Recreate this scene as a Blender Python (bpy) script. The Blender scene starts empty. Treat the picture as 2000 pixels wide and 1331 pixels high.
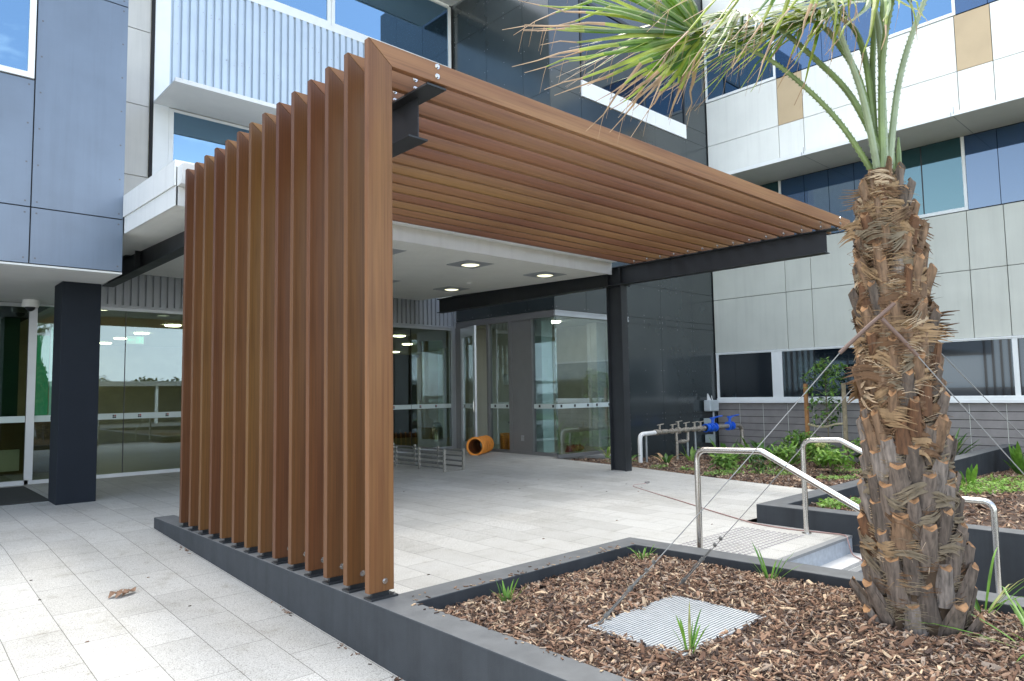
import bpy, math, random
import numpy as np
from mathutils import Vector, Matrix, noise
R = math.radians
rnd = random.Random(7)
nr = np.random.default_rng(11)
S = bpy.context.scene
COL = S.collection

# ------------------------------------------------------------------ camera
cam = bpy.data.cameras.new('camera')
cam.sensor_width = 36.0
cam.lens = 1363.95 / 2000 * 36
cam.clip_start, cam.clip_end = 0.05, 1500
co = bpy.data.objects.new('camera', cam)
COL.objects.link(co)
CAM = Vector((-2.288, -3.779, 1.380))
yaw, pitch, roll = R(42.813), R(4.231), R(-0.950)
fw = Vector((math.sin(yaw) * math.cos(pitch), math.cos(yaw) * math.cos(pitch), math.sin(pitch)))
rt = Vector((math.cos(yaw), -math.sin(yaw), 0))
up = rt.cross(fw)
r2 = rt * math.cos(roll) + up * math.sin(roll)
u2 = -rt * math.sin(roll) + up * math.cos(roll)
m = Matrix((r2, u2, -fw)).transposed().to_4x4()
m.translation = CAM
co.matrix_world = m
S.camera = co

# ------------------------------------------------------------------ sky, sun, exposure
SUN = Vector((0.242, 0.39, 1.0)).normalized()
w = bpy.data.worlds.new('World')
S.world = w
w.use_nodes = True
nt = w.node_tree
nt.nodes.clear()
sky = nt.nodes.new('ShaderNodeTexSky')
sky.sky_type = 'NISHITA'
sky.sun_disc = False
sky.sun_elevation = math.asin(SUN.z)
sky.sun_rotation = math.atan2(SUN.x, SUN.y)
sky.air_density, sky.dust_density, sky.ozone_density = 1.0, 0.6, 1.2
tc = nt.nodes.new('ShaderNodeTexCoord')
mp = nt.nodes.new('ShaderNodeMapping')
mp.inputs['Scale'].default_value = (1.3, 1.3, 3.6)
nz = nt.nodes.new('ShaderNodeTexNoise')
nz.inputs['Scale'].default_value = 2.2
nz.inputs['Detail'].default_value = 7
nz.inputs['Roughness'].default_value = 0.58
cr = nt.nodes.new('ShaderNodeValToRGB')
cr.color_ramp.elements[0].position, cr.color_ramp.elements[1].position = 0.60, 0.86
sep = nt.nodes.new('ShaderNodeSeparateXYZ')
hz = nt.nodes.new('ShaderNodeMapRange')          # thicker cloud towards the horizon
hz.inputs['From Min'].default_value, hz.inputs['From Max'].default_value = 0.03, 0.36
hz.inputs['To Min'].default_value, hz.inputs['To Max'].default_value = 0.9, 0.0
add = nt.nodes.new('ShaderNodeMath'); add.operation = 'ADD'; add.use_clamp = True; add.inputs[1].default_value = 0.10
mul = nt.nodes.new('ShaderNodeMath'); mul.operation = 'MULTIPLY'; mul.inputs[1].default_value = 0.75
mix = nt.nodes.new('ShaderNodeMix'); mix.data_type = 'RGBA'
mix.inputs[7].default_value = (14.6, 14.0, 12.7, 1)
bg = nt.nodes.new('ShaderNodeBackground')
bg.inputs['Strength'].default_value = 0.15
ow = nt.nodes.new('ShaderNodeOutputWorld')
L = nt.links.new
L(tc.outputs['Generated'], mp.inputs['Vector']); L(mp.outputs[0], nz.inputs['Vector'])
L(nz.outputs['Fac'], cr.inputs[0]); L(tc.outputs['Generated'], sep.inputs[0]); L(sep.outputs['Z'], hz.inputs['Value'])
dt_ = nt.nodes.new('ShaderNodeVectorMath'); dt_.operation = 'DOT_PRODUCT'; dt_.inputs[1].default_value = (0.13, 0.48, 0.87)
vl_ = nt.nodes.new('ShaderNodeMapRange')         # bright thin veil of cloud on the sun's side of the sky
vl_.interpolation_type = 'SMOOTHSTEP'
vl_.inputs['From Min'].default_value, vl_.inputs['From Max'].default_value = 0.45, 0.95
vl_.inputs['To Min'].default_value, vl_.inputs['To Max'].default_value = 0.0, 1.0
add2 = nt.nodes.new('ShaderNodeMath'); add2.operation = 'ADD'; add2.use_clamp = True
L(tc.outputs['Generated'], dt_.inputs[0]); L(dt_.outputs['Value'], vl_.inputs['Value'])
L(cr.outputs[0], add.inputs[0]); L(add.outputs[0], add2.inputs[0]); L(vl_.outputs[0], add2.inputs[1]); L(add2.outputs[0], mul.inputs[0])
mix2 = nt.nodes.new('ShaderNodeMix'); mix2.data_type = 'RGBA'
mix2.inputs[7].default_value = (9.6, 10.2, 10.5, 1)
L(mul.outputs[0], mix.inputs[0]); L(sky.outputs[0], mix.inputs[6]); L(mix.outputs[2], mix2.inputs[6])
L(hz.outputs[0], mix2.inputs[0]); L(mix2.outputs[2], bg.inputs['Color'])
L(bg.outputs[0], ow.inputs['Surface'])
sl = bpy.data.lights.new('sun', 'SUN')
sl.energy = 0.55
sl.angle = R(6.0)
sl.color = (1.0, 0.95, 0.86)
so = bpy.data.objects.new('sun', sl)
COL.objects.link(so)
so.rotation_euler = (-SUN).to_track_quat('-Z', 'Y').to_euler()
so.location = (0, 0, 30)
S.view_settings.view_transform = 'Standard'
S.view_settings.look = 'None'
S.view_settings.exposure = 1.63
S.view_settings.gamma = 1.0
S.cycles.max_bounces = 10
S.cycles.transparent_max_bounces = 12
S.cycles.glossy_bounces = 5
S.cycles.caustics_reflective = False
S.cycles.caustics_refractive = False


# ------------------------------------------------------------------ materials
MATS = {}


def nodes(name):
    mt = bpy.data.materials.new(name)
    mt.use_nodes = True
    t = mt.node_tree
    b = t.nodes['Principled BSDF']
    MATS[name] = mt
    return mt, t, b


def ramp(t, src, stops):
    c = t.nodes.new('ShaderNodeValToRGB')
    e = c.color_ramp.elements
    while len(e) < len(stops):
        e.new(0.5)
    for q, (p, k) in zip(e, stops):
        q.position = p
        q.color = (*k, 1)
    t.links.new(src, c.inputs[0])
    return c.outputs[0]


def noise_tex(t, scale, detail=4, rough=0.55, vec=None, stretch=None, coord='Object'):
    n = t.nodes.new('ShaderNodeTexNoise')
    n.inputs['Scale'].default_value = scale
    n.inputs['Detail'].default_value = detail
    n.inputs['Roughness'].default_value = rough
    if vec is None:
        c = t.nodes.new('ShaderNodeTexCoord')
        vec = c.outputs[coord]
    if stretch:
        mpn = t.nodes.new('ShaderNodeMapping')
        mpn.inputs['Scale'].default_value = stretch
        t.links.new(vec, mpn.inputs['Vector'])
        vec = mpn.outputs[0]
    t.links.new(vec, n.inputs['Vector'])
    return n.outputs['Fac']


def bump(t, b, src, strength, dist=0.01):
    bp = t.nodes.new('ShaderNodeBump')
    bp.inputs['Strength'].default_value = strength
    bp.inputs['Distance'].default_value = dist
    t.links.new(src, bp.inputs['Height'])
    t.links.new(bp.outputs[0], b.inputs['Normal'])


def simple(name, col, rough=0.5, metal=0.0, var=0.12, scale=3.0, spec=0.5, bmp=0.0, bscale=60, emit=0, coat=0, streak=0.0, stretch=None):
    mt, t, b = nodes(name)
    f = noise_tex(t, scale, 5, stretch=stretch)
    lo = tuple(c * (1 - var) for c in col)
    hi = tuple(min(1, c * (1 + var)) for c in col)
    cc = ramp(t, f, [(0.3, lo), (0.7, hi)])
    b.inputs['Roughness'].default_value = rough
    if streak:
        s1 = noise_tex(t, 1.0, 6, 0.65, stretch=(7, 7, 0.35))
        s2 = ramp(t, s1, [(0.30, (1 - streak,) * 3), (0.52, (1.0,) * 3)])
        mm = t.nodes.new('ShaderNodeMix'); mm.data_type = 'RGBA'; mm.blend_type = 'MULTIPLY'; mm.inputs[0].default_value = 1
        t.links.new(cc, mm.inputs[6]); t.links.new(s2, mm.inputs[7])
        cc = mm.outputs[2]
        rr_ = t.nodes.new('ShaderNodeMapRange')
        rr_.inputs['To Min'].default_value, rr_.inputs['To Max'].default_value = rough * 0.8, min(1, rough * 1.35)
        t.links.new(noise_tex(t, 2.3, 6, 0.7), rr_.inputs['Value']); t.links.new(rr_.outputs[0], b.inputs['Roughness'])
    t.links.new(cc, b.inputs['Base Color'])
    b.inputs['Metallic'].default_value = metal
    b.inputs['Specular IOR Level'].default_value = spec
    b.inputs['Coat Weight'].default_value = coat
    if bmp:
        bump(t, b, noise_tex(t, bscale, 3), bmp, 0.004)
    if emit:
        b.inputs['Emission Color'].default_value = (*col, 1)
        b.inputs['Emission Strength'].default_value = emit
    return mt


def paving():
    mt, t, b = nodes('granite_paving')
    c = t.nodes.new('ShaderNodeTexCoord')
    mpn = t.nodes.new('ShaderNodeMapping')
    mpn.inputs['Rotation'].default_value = (0, 0, R(90))
    mpn.inputs['Location'].default_value = (0.01 + 0.653 * 10, 0.016 + 0.318 * 10, 0)
    sw = t.nodes.new('ShaderNodeCombineXYZ')
    sp = t.nodes.new('ShaderNodeSeparateXYZ')
    t.links.new(c.outputs['Object'], sp.inputs[0])
    ax = t.nodes.new('ShaderNodeMath'); ax.operation = 'ADD'; ax.inputs[1].default_value = 65.3 - 1.011
    ay = t.nodes.new('ShaderNodeMath'); ay.operation = 'ADD'; ay.inputs[1].default_value = 31.8 + 0.016
    t.links.new(sp.outputs['Y'], ax.inputs[0]); t.links.new(sp.outputs['X'], ay.inputs[0])
    t.links.new(ax.outputs[0], sw.inputs[0]); t.links.new(ay.outputs[0], sw.inputs[1])
    br = t.nodes.new('ShaderNodeTexBrick')
    br.offset = 0.5
    br.inputs['Scale'].default_value = 1
    br.inputs['Brick Width'].default_value = 0.653
    br.inputs['Row Height'].default_value = 0.318
    br.inputs['Mortar Size'].default_value = 0.0026
    br.inputs['Mortar Smooth'].default_value = 0.2
    br.inputs['Color1'].default_value = (0.49, 0.483, 0.458, 1)
    br.inputs['Color2'].default_value = (0.585, 0.578, 0.550, 1)
    br.inputs['Mortar'].default_value = (0.16, 0.155, 0.14, 1)
    t.links.new(sw.outputs[0], br.inputs['Vector'])
    f = noise_tex(t, 130, 2, 0.7, coord='Object')
    spk = ramp(t, f, [(0.32, (0.42, 0.41, 0.40)), (0.47, (0.90, 0.90, 0.89)), (0.62, (1.08, 1.08, 1.08))])
    g = noise_tex(t, 0.9, 6, 0.6, coord='Object')
    stn = ramp(t, g, [(0.28, (0.80, 0.785, 0.76)), (0.44, (0.95, 0.945, 0.935)), (0.6, (1.0, 1.0, 1.0))])
    m1 = t.nodes.new('ShaderNodeMix'); m1.data_type = 'RGBA'; m1.blend_type = 'MULTIPLY'; m1.inputs[0].default_value = 1
    m2 = t.nodes.new('ShaderNodeMix'); m2.data_type = 'RGBA'; m2.blend_type = 'MULTIPLY'; m2.inputs[0].default_value = 1
    t.links.new(br.outputs['Color'], m1.inputs[6]); t.links.new(spk, m1.inputs[7])
    t.links.new(m1.outputs[2], m2.inputs[6]); t.links.new(stn, m2.inputs[7])
    g2 = noise_tex(t, 5.5, 7, 0.72, coord='Object')
    gr = ramp(t, g2, [(0.30, (0.72, 0.70, 0.66)), (0.40, (0.95, 0.945, 0.935)), (0.5, (1.0, 1.0, 1.0))])
    m3 = t.nodes.new('ShaderNodeMix'); m3.data_type = 'RGBA'; m3.blend_type = 'MULTIPLY'; m3.inputs[0].default_value = 1
    t.links.new(m2.outputs[2], m3.inputs[6]); t.links.new(gr, m3.inputs[7])
    t.links.new(m3.outputs[2], b.inputs['Base Color'])
    b.inputs['Roughness'].default_value = 0.62
    inv = t.nodes.new('ShaderNodeMath'); inv.operation = 'MULTIPLY_ADD'; inv.inputs[1].default_value = -1.0
    t.links.new(br.outputs['Fac'], inv.inputs[0]); t.links.new(f, inv.inputs[2])
    bump(t, b, inv.outputs[0], 0.25, 0.003)
    return mt


def timber(name, stretch):
    mt, t, b = nodes(name)
    oi = t.nodes.new('ShaderNodeObjectInfo')
    f = noise_tex(t, 1.0, 6, 0.6, stretch=stretch)
    g = noise_tex(t, 1.0, 3, 0.5, stretch=tuple(s * 0.12 if s > 20 else s * 0.5 for s in stretch))
    k1 = ramp(t, f, [(0.25, (0.62, 0.58, 0.55)), (0.5, (1.0, 1.0, 1.0)), (0.75, (1.22, 1.2, 1.15))])
    k2 = ramp(t, g, [(0.3, (0.72, 0.62, 0.60)), (0.65, (1.16, 1.22, 1.12))])
    m1 = t.nodes.new('ShaderNodeMix'); m1.data_type = 'RGBA'; m1.blend_type = 'MULTIPLY'; m1.inputs[0].default_value = 1
    m2 = t.nodes.new('ShaderNodeMix'); m2.data_type = 'RGBA'; m2.blend_type = 'MULTIPLY'; m2.inputs[0].default_value = 1
    t.links.new(oi.outputs['Color'], m1.inputs[6]); t.links.new(k1, m1.inputs[7])
    t.links.new(m1.outputs[2], m2.inputs[6]); t.links.new(k2, m2.inputs[7])
    t.links.new(m2.outputs[2], b.inputs['Base Color'])
    b.inputs['Roughness'].default_value = 0.42
    b.inputs['Specular IOR Level'].default_value = 0.38
    bump(t, b, f, 0.06, 0.002)
    return mt


def coated_glass(name, body, refl, tint, wob=0.0, edge=0.45):
    mt, t, b = nodes(name)
    gl = t.nodes.new('ShaderNodeBsdfGlossy')
    gl.inputs['Color'].default_value = (*tint, 1)
    gl.inputs['Roughness'].default_value = 0.0
    b.inputs['Base Color'].default_value = (*body, 1)
    b.inputs['Roughness'].default_value = 0.05
    lw = t.nodes.new('ShaderNodeLayerWeight'); lw.inputs[0].default_value = 0.35
    mr = t.nodes.new('ShaderNodeMapRange')
    mr.inputs['To Min'].default_value, mr.inputs['To Max'].default_value = refl, min(1, refl + edge)
    t.links.new(lw.outputs['Facing'], mr.inputs['Value'])
    mx = t.nodes.new('ShaderNodeMixShader')
    t.links.new(mr.outputs[0], mx.inputs[0]); t.links.new(b.outputs[0], mx.inputs[1]); t.links.new(gl.outputs[0], mx.inputs[2])
    if wob:
        bp = t.nodes.new('ShaderNodeBump'); bp.inputs['Strength'].default_value = wob; bp.inputs['Distance'].default_value = 0.02
        t.links.new(noise_tex(t, 0.8, 1), bp.inputs['Height']); t.links.new(bp.outputs[0], gl.inputs['Normal'])
    t.links.new(mx.outputs[0], t.nodes['Material Output'].inputs[0])
    return mt


def clear_glass(name, tint, refl, rt_=(0.9, 0.95, 1.0)):
    mt, t, b = nodes(name)
    t.nodes.remove(b)
    tr = t.nodes.new('ShaderNodeBsdfTransparent'); tr.inputs[0].default_value = (*tint, 1)
    gl = t.nodes.new('ShaderNodeBsdfGlossy'); gl.inputs['Roughness'].default_value = 0.0
    gl.inputs['Color'].default_value = (*rt_, 1)
    lw = t.nodes.new('ShaderNodeLayerWeight'); lw.inputs[0].default_value = 0.3
    mr = t.nodes.new('ShaderNodeMapRange')
    mr.inputs['To Min'].default_value, mr.inputs['To Max'].default_value = refl, min(1, refl + 0.45)
    t.links.new(lw.outputs['Facing'], mr.inputs['Value'])
    mx = t.nodes.new('ShaderNodeMixShader')
    t.links.new(mr.outputs[0], mx.inputs[0]); t.links.new(tr.outputs[0], mx.inputs[1]); t.links.new(gl.outputs[0], mx.inputs[2])
    t.links.new(mx.outputs[0], t.nodes['Material Output'].inputs[0])
    return mt


def leaf(name, col, trans=0.3, rough=0.45, var=0.35, scale=9):
    mt, t, b = nodes(name)
    f = noise_tex(t, scale, 3)
    lo = tuple(c * (1 - var) for c in col); hi = tuple(min(1, c * (1 + var)) for c in col)
    c = ramp(t, f, [(0.3, lo), (0.7, hi)])
    t.links.new(c, b.inputs['Base Color'])
    b.inputs['Roughness'].default_value = rough
    tl = t.nodes.new('ShaderNodeBsdfTranslucent')
    t.links.new(c, tl.inputs['Color'])
    mx = t.nodes.new('ShaderNodeMixShader'); mx.inputs[0].default_value = trans
    t.links.new(b.outputs[0], mx.inputs[1]); t.links.new(tl.outputs[0], mx.inputs[2])
    t.links.new(mx.outputs[0], t.nodes['Material Output'].inputs[0])
    return mt


PAVE = paving()
TIMV = timber('timber_upright', (55, 55, 0.9))
TIMH = timber('timber_beam', (0.9, 55, 55))
CAPM = simple('pale_charcoal_cap', (0.120, 0.126, 0.130), 0.7, var=0.14, scale=9, spec=0.4, bmp=0.25, bscale=220)  # planter wall tops, a paler charcoal than the wall faces
CHAR = simple('charcoal_render', (0.042, 0.047, 0.053), 0.75, var=0.16, spec=0.3, bmp=0.25, bscale=220, streak=0.18)
STEEL = simple('black_steel_paint', (0.022, 0.025, 0.029), 0.42, var=0.2, bmp=0.04, bscale=40, streak=0.2)
DARK = simple('dark_cladding', (0.033, 0.042, 0.044), 0.17, var=0.10, scale=1.2, spec=0.85)
DBACK = simple('joint_backing', (0.012, 0.012, 0.013), 0.8)
GREY = simple('grey_blue_cladding', (0.128, 0.170, 0.232), 0.28, var=0.10, scale=1.6, spec=0.7, streak=0.10)
CREAM = simple('cream_panel', (0.50, 0.49, 0.45), 0.55, var=0.06, scale=1.3, streak=0.12)
WHITEP = simple('white_panel', (0.745, 0.755, 0.705), 0.42, var=0.04, scale=1.3, streak=0.06)
PALEP = simple('pale_green_grey_panel', (0.565, 0.575, 0.505), 0.45, var=0.05, scale=1.4, streak=0.07)
TAN = simple('tan_panel', (0.47, 0.36, 0.22), 0.55, var=0.05, scale=2)
BRICKB = simple('taupe_board', (0.25, 0.232, 0.22), 0.75, var=0.10, scale=5, bmp=0.2, bscale=90)
METALW = simple('corrugated_sheet', (0.50, 0.575, 0.645), 0.35, metal=0.25, var=0.05, scale=2)
METALG = simple('grey_corrugated_sheet', (0.42, 0.44, 0.47), 0.42, metal=0.2, var=0.06)
ALU = simple('anodised_aluminium', (0.50, 0.52, 0.54), 0.36, metal=0.55, var=0.05)
ALUD = simple('grey_door_paint', (0.19, 0.19, 0.19), 0.42, metal=0.2, var=0.05)
WTRIM = simple('white_frame_paint', (0.79, 0.81, 0.79), 0.38, var=0.03)
SOFF = simple('soffit_paint', (0.70, 0.71, 0.69), 0.6, var=0.03)
CANW = simple('canopy_white', (0.74, 0.75, 0.73), 0.42, var=0.03, streak=0.08)
CANS = simple('canopy_soffit_white', (0.84, 0.85, 0.81), 0.55, var=0.03)
SS = simple('stainless_steel', (0.63, 0.61, 0.58), 0.27, metal=1.0, var=0.04, scale=14)
GALV = simple('galvanised_plate', (0.36, 0.38, 0.39), 0.45, metal=0.6, var=0.15, scale=20)
BLACK = simple('black_plastic', (0.012, 0.012, 0.013), 0.4)
WHITEG = simple('white_plastic', (0.78, 0.78, 0.76), 0.4)
BLUEG = coated_glass('blue_spandrel_glass', (0.008, 0.035, 0.095), 0.10, (0.55, 0.75, 1.0))
SKYG = coated_glass('reflective_window_glass', (0.004, 0.010, 0.016), 0.34, (0.42, 0.72, 1.0), 0.02)
TEALG = coated_glass('teal_window_glass', (0.004, 0.030, 0.036), 0.10, (0.40, 0.78, 0.88), 0, 0.3)
DKG = coated_glass('dark_window_glass', (0.003, 0.006, 0.010), 0.02, (0.40, 0.70, 1.0), 0, 0.07)
LOBG = clear_glass('lobby_glass', (0.62, 0.67, 0.57), 0.10, (0.70, 0.84, 0.98))
VESG = clear_glass('vestibule_glass', (0.80, 0.86, 0.84), 0.08)
BAND = simple('frosted_band', (0.50, 0.58, 0.57), 0.6, var=0.04)
LAMP = simple('lit_lamp', (1.0, 0.95, 0.78), 0.5, emit=7.0)
LAMPD = simple('downlight_glow', (0.90, 0.88, 0.58), 0.3, emit=0.6, var=0.3, scale=40)
ORANGE = simple('orange_duct_fabric', (0.80, 0.29, 0.04), 0.55, var=0.15, scale=12)
BLUEV = simple('blue_valve_paint', (0.02, 0.12, 0.62), 0.32, var=0.15, scale=15)
BRONZE = simple('weathered_bronze', (0.44, 0.39, 0.33), 0.5, metal=0.5, var=0.4, scale=25)
HOSE = simple('brown_hose', (0.17, 0.105, 0.080), 0.5, var=0.15)
DULL = simple('dull_galvanised', (0.17, 0.17, 0.165), 0.55, metal=0.5, var=0.3, scale=30)
WIRE = simple('steel_wire', (0.30, 0.30, 0.29), 0.5, metal=0.5)
CORD = simple('pinkish_cord', (0.36, 0.22, 0.20), 0.5)
WOOD = simple('hardwood_stake', (0.36, 0.17, 0.06), 0.7, var=0.3, scale=14)
WOODP = simple('weathered_stake', (0.30, 0.24, 0.15), 0.75, var=0.3, scale=14)
TIE = simple('hessian_tie', (0.45, 0.38, 0.24), 0.85)
CONC = simple('stair_stone', (0.56, 0.56, 0.55), 0.6, var=0.06, scale=30)
RISER = simple('stair_riser_stone', (0.40, 0.43, 0.46), 0.6, var=0.14, scale=22)
NOSE = simple('stair_nosing', (0.24, 0.245, 0.245), 0.6, var=0.1, scale=30)
TACT = simple('tactile_stud', (0.33, 0.31, 0.31), 0.5)
GRATE = simple('grey_ribbed_cover', (0.40, 0.42, 0.43), 0.6, var=0.08, scale=16)
SOIL = simple('soil', (0.060, 0.036, 0.024), 0.95, var=0.5, scale=14, bmp=0.6, bscale=40)
CHIPS = [simple('mulch_%s' % n, c, 0.85, var=0.3, scale=12) for n, c in
         (('umber', (0.17, 0.092, 0.055)), ('russet', (0.27, 0.165, 0.105)), ('dark', (0.060, 0.036, 0.026)),
          ('straw', (0.50, 0.37, 0.245)), ('grey', (0.31, 0.24, 0.185)))]
BOOT = simple('palm_boot', (0.150, 0.115, 0.090), 0.8, var=0.55, scale=1.0, stretch=(60, 60, 9), bmp=0.3, bscale=60)
BOOTB = simple('palm_boot_brown', (0.185, 0.112, 0.064), 0.75, var=0.55, scale=1.0, stretch=(60, 60, 9), bmp=0.3, bscale=60)
CUT = simple('palm_cut_face', (0.31, 0.165, 0.075), 0.8, var=0.55, scale=26)
FIB = [simple('palm_fibre_%s' % n, c, 0.8, var=0.3, scale=20) for n, c in
       (('tan', (0.29, 0.185, 0.095)), ('brown', (0.135, 0.070, 0.032)), ('grey', (0.20, 0.155, 0.10)), ('pale', (0.50, 0.37, 0.24)))]
CORE = simple('palm_core', (0.085, 0.055, 0.033), 0.95, var=0.4, scale=10)
PET = leaf('palm_petiole', (0.20, 0.27, 0.10), 0.1, 0.35, 0.25)
PETB = leaf('palm_petiole_pale', (0.30, 0.36, 0.22), 0.1, 0.35, 0.2)
LG = leaf('palm_leaf_green', (0.125, 0.235, 0.018), 0.34, 0.26)
LD = leaf('palm_leaf_dark', (0.065, 0.145, 0.028), 0.30, 0.26)
LY = leaf('palm_leaf_yellow', (0.29, 0.36, 0.045), 0.42, 0.34)
LB = leaf('palm_leaf_dry', (0.37, 0.235, 0.125), 0.28, 0.42)
GRASSG = leaf('strap_leaf_green', (0.16, 0.33, 0.045), 0.35, 0.35)
STRAPD = leaf('strap_leaf_dark', (0.085, 0.20, 0.040), 0.25, 0.3)
STRAPY = leaf('strap_leaf_cream', (0.42, 0.44, 0.18), 0.3, 0.4)
BUSHG = leaf('bush_leaf_green', (0.13, 0.26, 0.050), 0.3, 0.4)
BUSHL = leaf('bush_leaf_bright', (0.26, 0.42, 0.085), 0.35, 0.4)
BUSHD = leaf('bush_leaf_dark', (0.045, 0.105, 0.035), 0.2, 0.32)
FLOW = leaf('pale_yellow_petal', (0.62, 0.62, 0.26), 0.3, 0.5, 0.15)
DRYL = leaf('dry_leaf', (0.42, 0.27, 0.14), 0.2, 0.6)
STEMM = simple('plant_stem', (0.16, 0.13, 0.08), 0.8)
LAWN = simple('lawn_grass', (0.085, 0.15, 0.025), 0.9, var=0.35, scale=6)
ASPH = simple('asphalt', (0.16, 0.16, 0.155), 0.85, var=0.15, scale=4)
SHEDM = simple('shed_wall', (0.20, 0.19, 0.165), 0.8)
SHEDR = simple('shed_roof', (0.38, 0.39, 0.37), 0.5)
TREEM = leaf('far_tree_leaf', (0.045, 0.075, 0.028), 0.2, 0.6)
LOBF = simple('lobby_floor', (0.40, 0.37, 0.25), 0.35)
LOBW = simple('lobby_wall', (0.60, 0.58, 0.46), 0.7)
LOBD = simple('lobby_dark_panel', (0.035, 0.030, 0.022), 0.5)
LOBT = simple('lobby_timber', (0.16, 0.10, 0.045), 0.5, var=0.2)
TEALW = simple('pale_teal_column', (0.72, 0.86, 0.86), 0.5, var=0.03)
GREENP = simple('green_lit_panel', (0.008, 0.30, 0.18), 0.4, emit=0.18, var=0.2)
CYANP = simple('pale_cyan_lit_panel', (0.25, 0.55, 0.58), 0.4, emit=0.2)
EXITG = simple('exit_sign_green', (0.15, 0.55, 0.42), 0.4, emit=0.7)
REDV = simple('red_object', (0.30, 0.03, 0.03), 0.5)
MATM = simple('entry_mat', (0.030, 0.032, 0.030), 0.9, bmp=0.4, bscale=90)
DCOL = simple('dark_column_render', (0.010, 0.014, 0.021), 0.7, var=0.08, spec=0.22, bmp=0.05)


# ------------------------------------------------------------------ mesh helpers
def world_loc(o):
    v = Vector(o.location)
    while o.parent:
        o = o.parent
        v = v + Vector(o.location)
    return v


class MB:
    def __init__(s):
        s.v, s.f, s.m = [], [], []

    def add(s, vs, fs, mi=0):
        o = len(s.v)
        s.v.extend([tuple(p) for p in vs])
        for f in fs:
            s.f.append(tuple(i + o for i in f))
            s.m.append(mi)

    def box(s, x0, x1, y0, y1, z0, z1, mi=0):
        s.add([(x0, y0, z0), (x1, y0, z0), (x1, y1, z0), (x0, y1, z0), (x0, y0, z1), (x1, y0, z1), (x1, y1, z1), (x0, y1, z1)],
              [(0, 3, 2, 1), (4, 5, 6, 7), (0, 1, 5, 4), (1, 2, 6, 5), (2, 3, 7, 6), (3, 0, 4, 7)], mi)
        return s

    def obox(s, c, ax, ay, az, mi=0):
        c, ax, ay, az = Vector(c), Vector(ax), Vector(ay), Vector(az)
        vs = [c + ax * i + ay * j + az * k for k in (-1, 1) for i, j in ((-1, -1), (1, -1), (1, 1), (-1, 1))]
        s.add(vs, [(0, 3, 2, 1), (4, 5, 6, 7), (0, 1, 5, 4), (1, 2, 6, 5), (2, 3, 7, 6), (3, 0, 4, 7)], mi)
        return s

    def prism(s, poly, off, mi=0):
        n = len(poly)
        a = [Vector(p) for p in poly]
        off = Vector(off)
        s.add(a + [p + off for p in a], [tuple(range(n - 1, -1, -1)), tuple(range(n, 2 * n))] +
              [(i, (i + 1) % n, n + (i + 1) % n, n + i) for i in range(n)], mi)
        return s

    def tube(s, path, rad, n=8, mi=0, cap=True):
        path = [Vector(p) for p in path]
        rs = rad if isinstance(rad, (list, tuple)) else [rad] * len(path)
        t0 = (path[1] - path[0]).normalized()
        a = t0.orthogonal().normalized()
        vs = []
        for i, p in enumerate(path):
            t = ((path[min(i + 1, len(path) - 1)] - p).normalized() + (p - path[max(i - 1, 0)]).normalized())
            t = t.normalized() if t.length > 1e-6 else t0
            a = (a - t * a.dot(t)).normalized()
            b = t.cross(a)
            k = 1.0
            if 0 < i < len(path) - 1:
                d = (path[i + 1] - p).normalized().dot(t)
                k = 1 / max(0.5, d)
            for j in range(n):
                q = 2 * math.pi * j / n
                vs.append(p + (a * math.cos(q) + b * math.sin(q)) * rs[i] * (k if k < 1.3 else 1.3))
        fs = []
        for i in range(len(path) - 1):
            for j in range(n):
                fs.append((i * n + j, i * n + (j + 1) % n, (i + 1) * n + (j + 1) % n, (i + 1) * n + j))
        if cap:
            fs.append(tuple(range(n - 1, -1, -1)))
            fs.append(tuple(range((len(path) - 1) * n, len(path) * n)))
        s.add(vs, fs, mi)
        return s

    def ribbon(s, pts, widths, side, mi=0, fold=0.0, nrm=None):
        """flat or V-folded strip along pts; mi may be a list per segment"""
        pts = [Vector(p) for p in pts]
        vs = []
        for i, p in enumerate(pts):
            t = (pts[min(i + 1, len(pts) - 1)] - pts[max(i - 1, 0)]).normalized()
            sd = side - t * side.dot(t)
            sd = sd.normalized() if sd.length > 1e-5 else t.orthogonal().normalized()
            nn = t.cross(sd)
            h = widths[i] / 2
            if fold:
                vs += [p - sd * h + nn * h * fold, p, p + sd * h + nn * h * fold]
            else:
                vs += [p - sd * h, p + sd * h]
        k = 3 if fold else 2
        for i in range(len(pts) - 1):
            mm = mi[i] if isinstance(mi, (list, tuple)) else mi
            o = len(s.v)
            for j in range(k - 1):
                s.f.append((o + i * k + j, o + i * k + j + 1, o + (i + 1) * k + j + 1, o + (i + 1) * k + j))
                s.m.append(mm)
        s.v.extend([tuple(p) for p in vs])
        return s

    def build(s, name, mats, parent=None, loc=None, smooth=False, **tags):
        me = bpy.data.meshes.new(name)
        if parent is not None:
            off = world_loc(parent)
        else:
            if loc is None:
                xs = np.array(s.v)
                lo, hi = xs.min(0), xs.max(0)
                loc = ((lo[0] + hi[0]) / 2, (lo[1] + hi[1]) / 2, lo[2])
            off = Vector(loc)
        v = np.array(s.v, dtype=np.float64) - np.array(off)
        me.from_pydata(v.tolist(), [], s.f)
        if not isinstance(mats, (list, tuple)):
            mats = [mats]
        for q in mats:
            me.materials.append(q)
        if len(mats) > 1:
            me.polygons.foreach_set('material_index', s.m)
        if smooth:
            me.polygons.foreach_set('use_smooth', [True] * len(me.polygons))
            try:
                me.set_sharp_from_angle(angle=R(42))
            except Exception:
                pass
        me.update()
        o = bpy.data.objects.new(name, me)
        COL.objects.link(o)
        if parent is not None:
            o.parent = parent
        else:
            o.location = off
        for k, q in tags.items():
            o[k] = q
        return o


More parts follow.
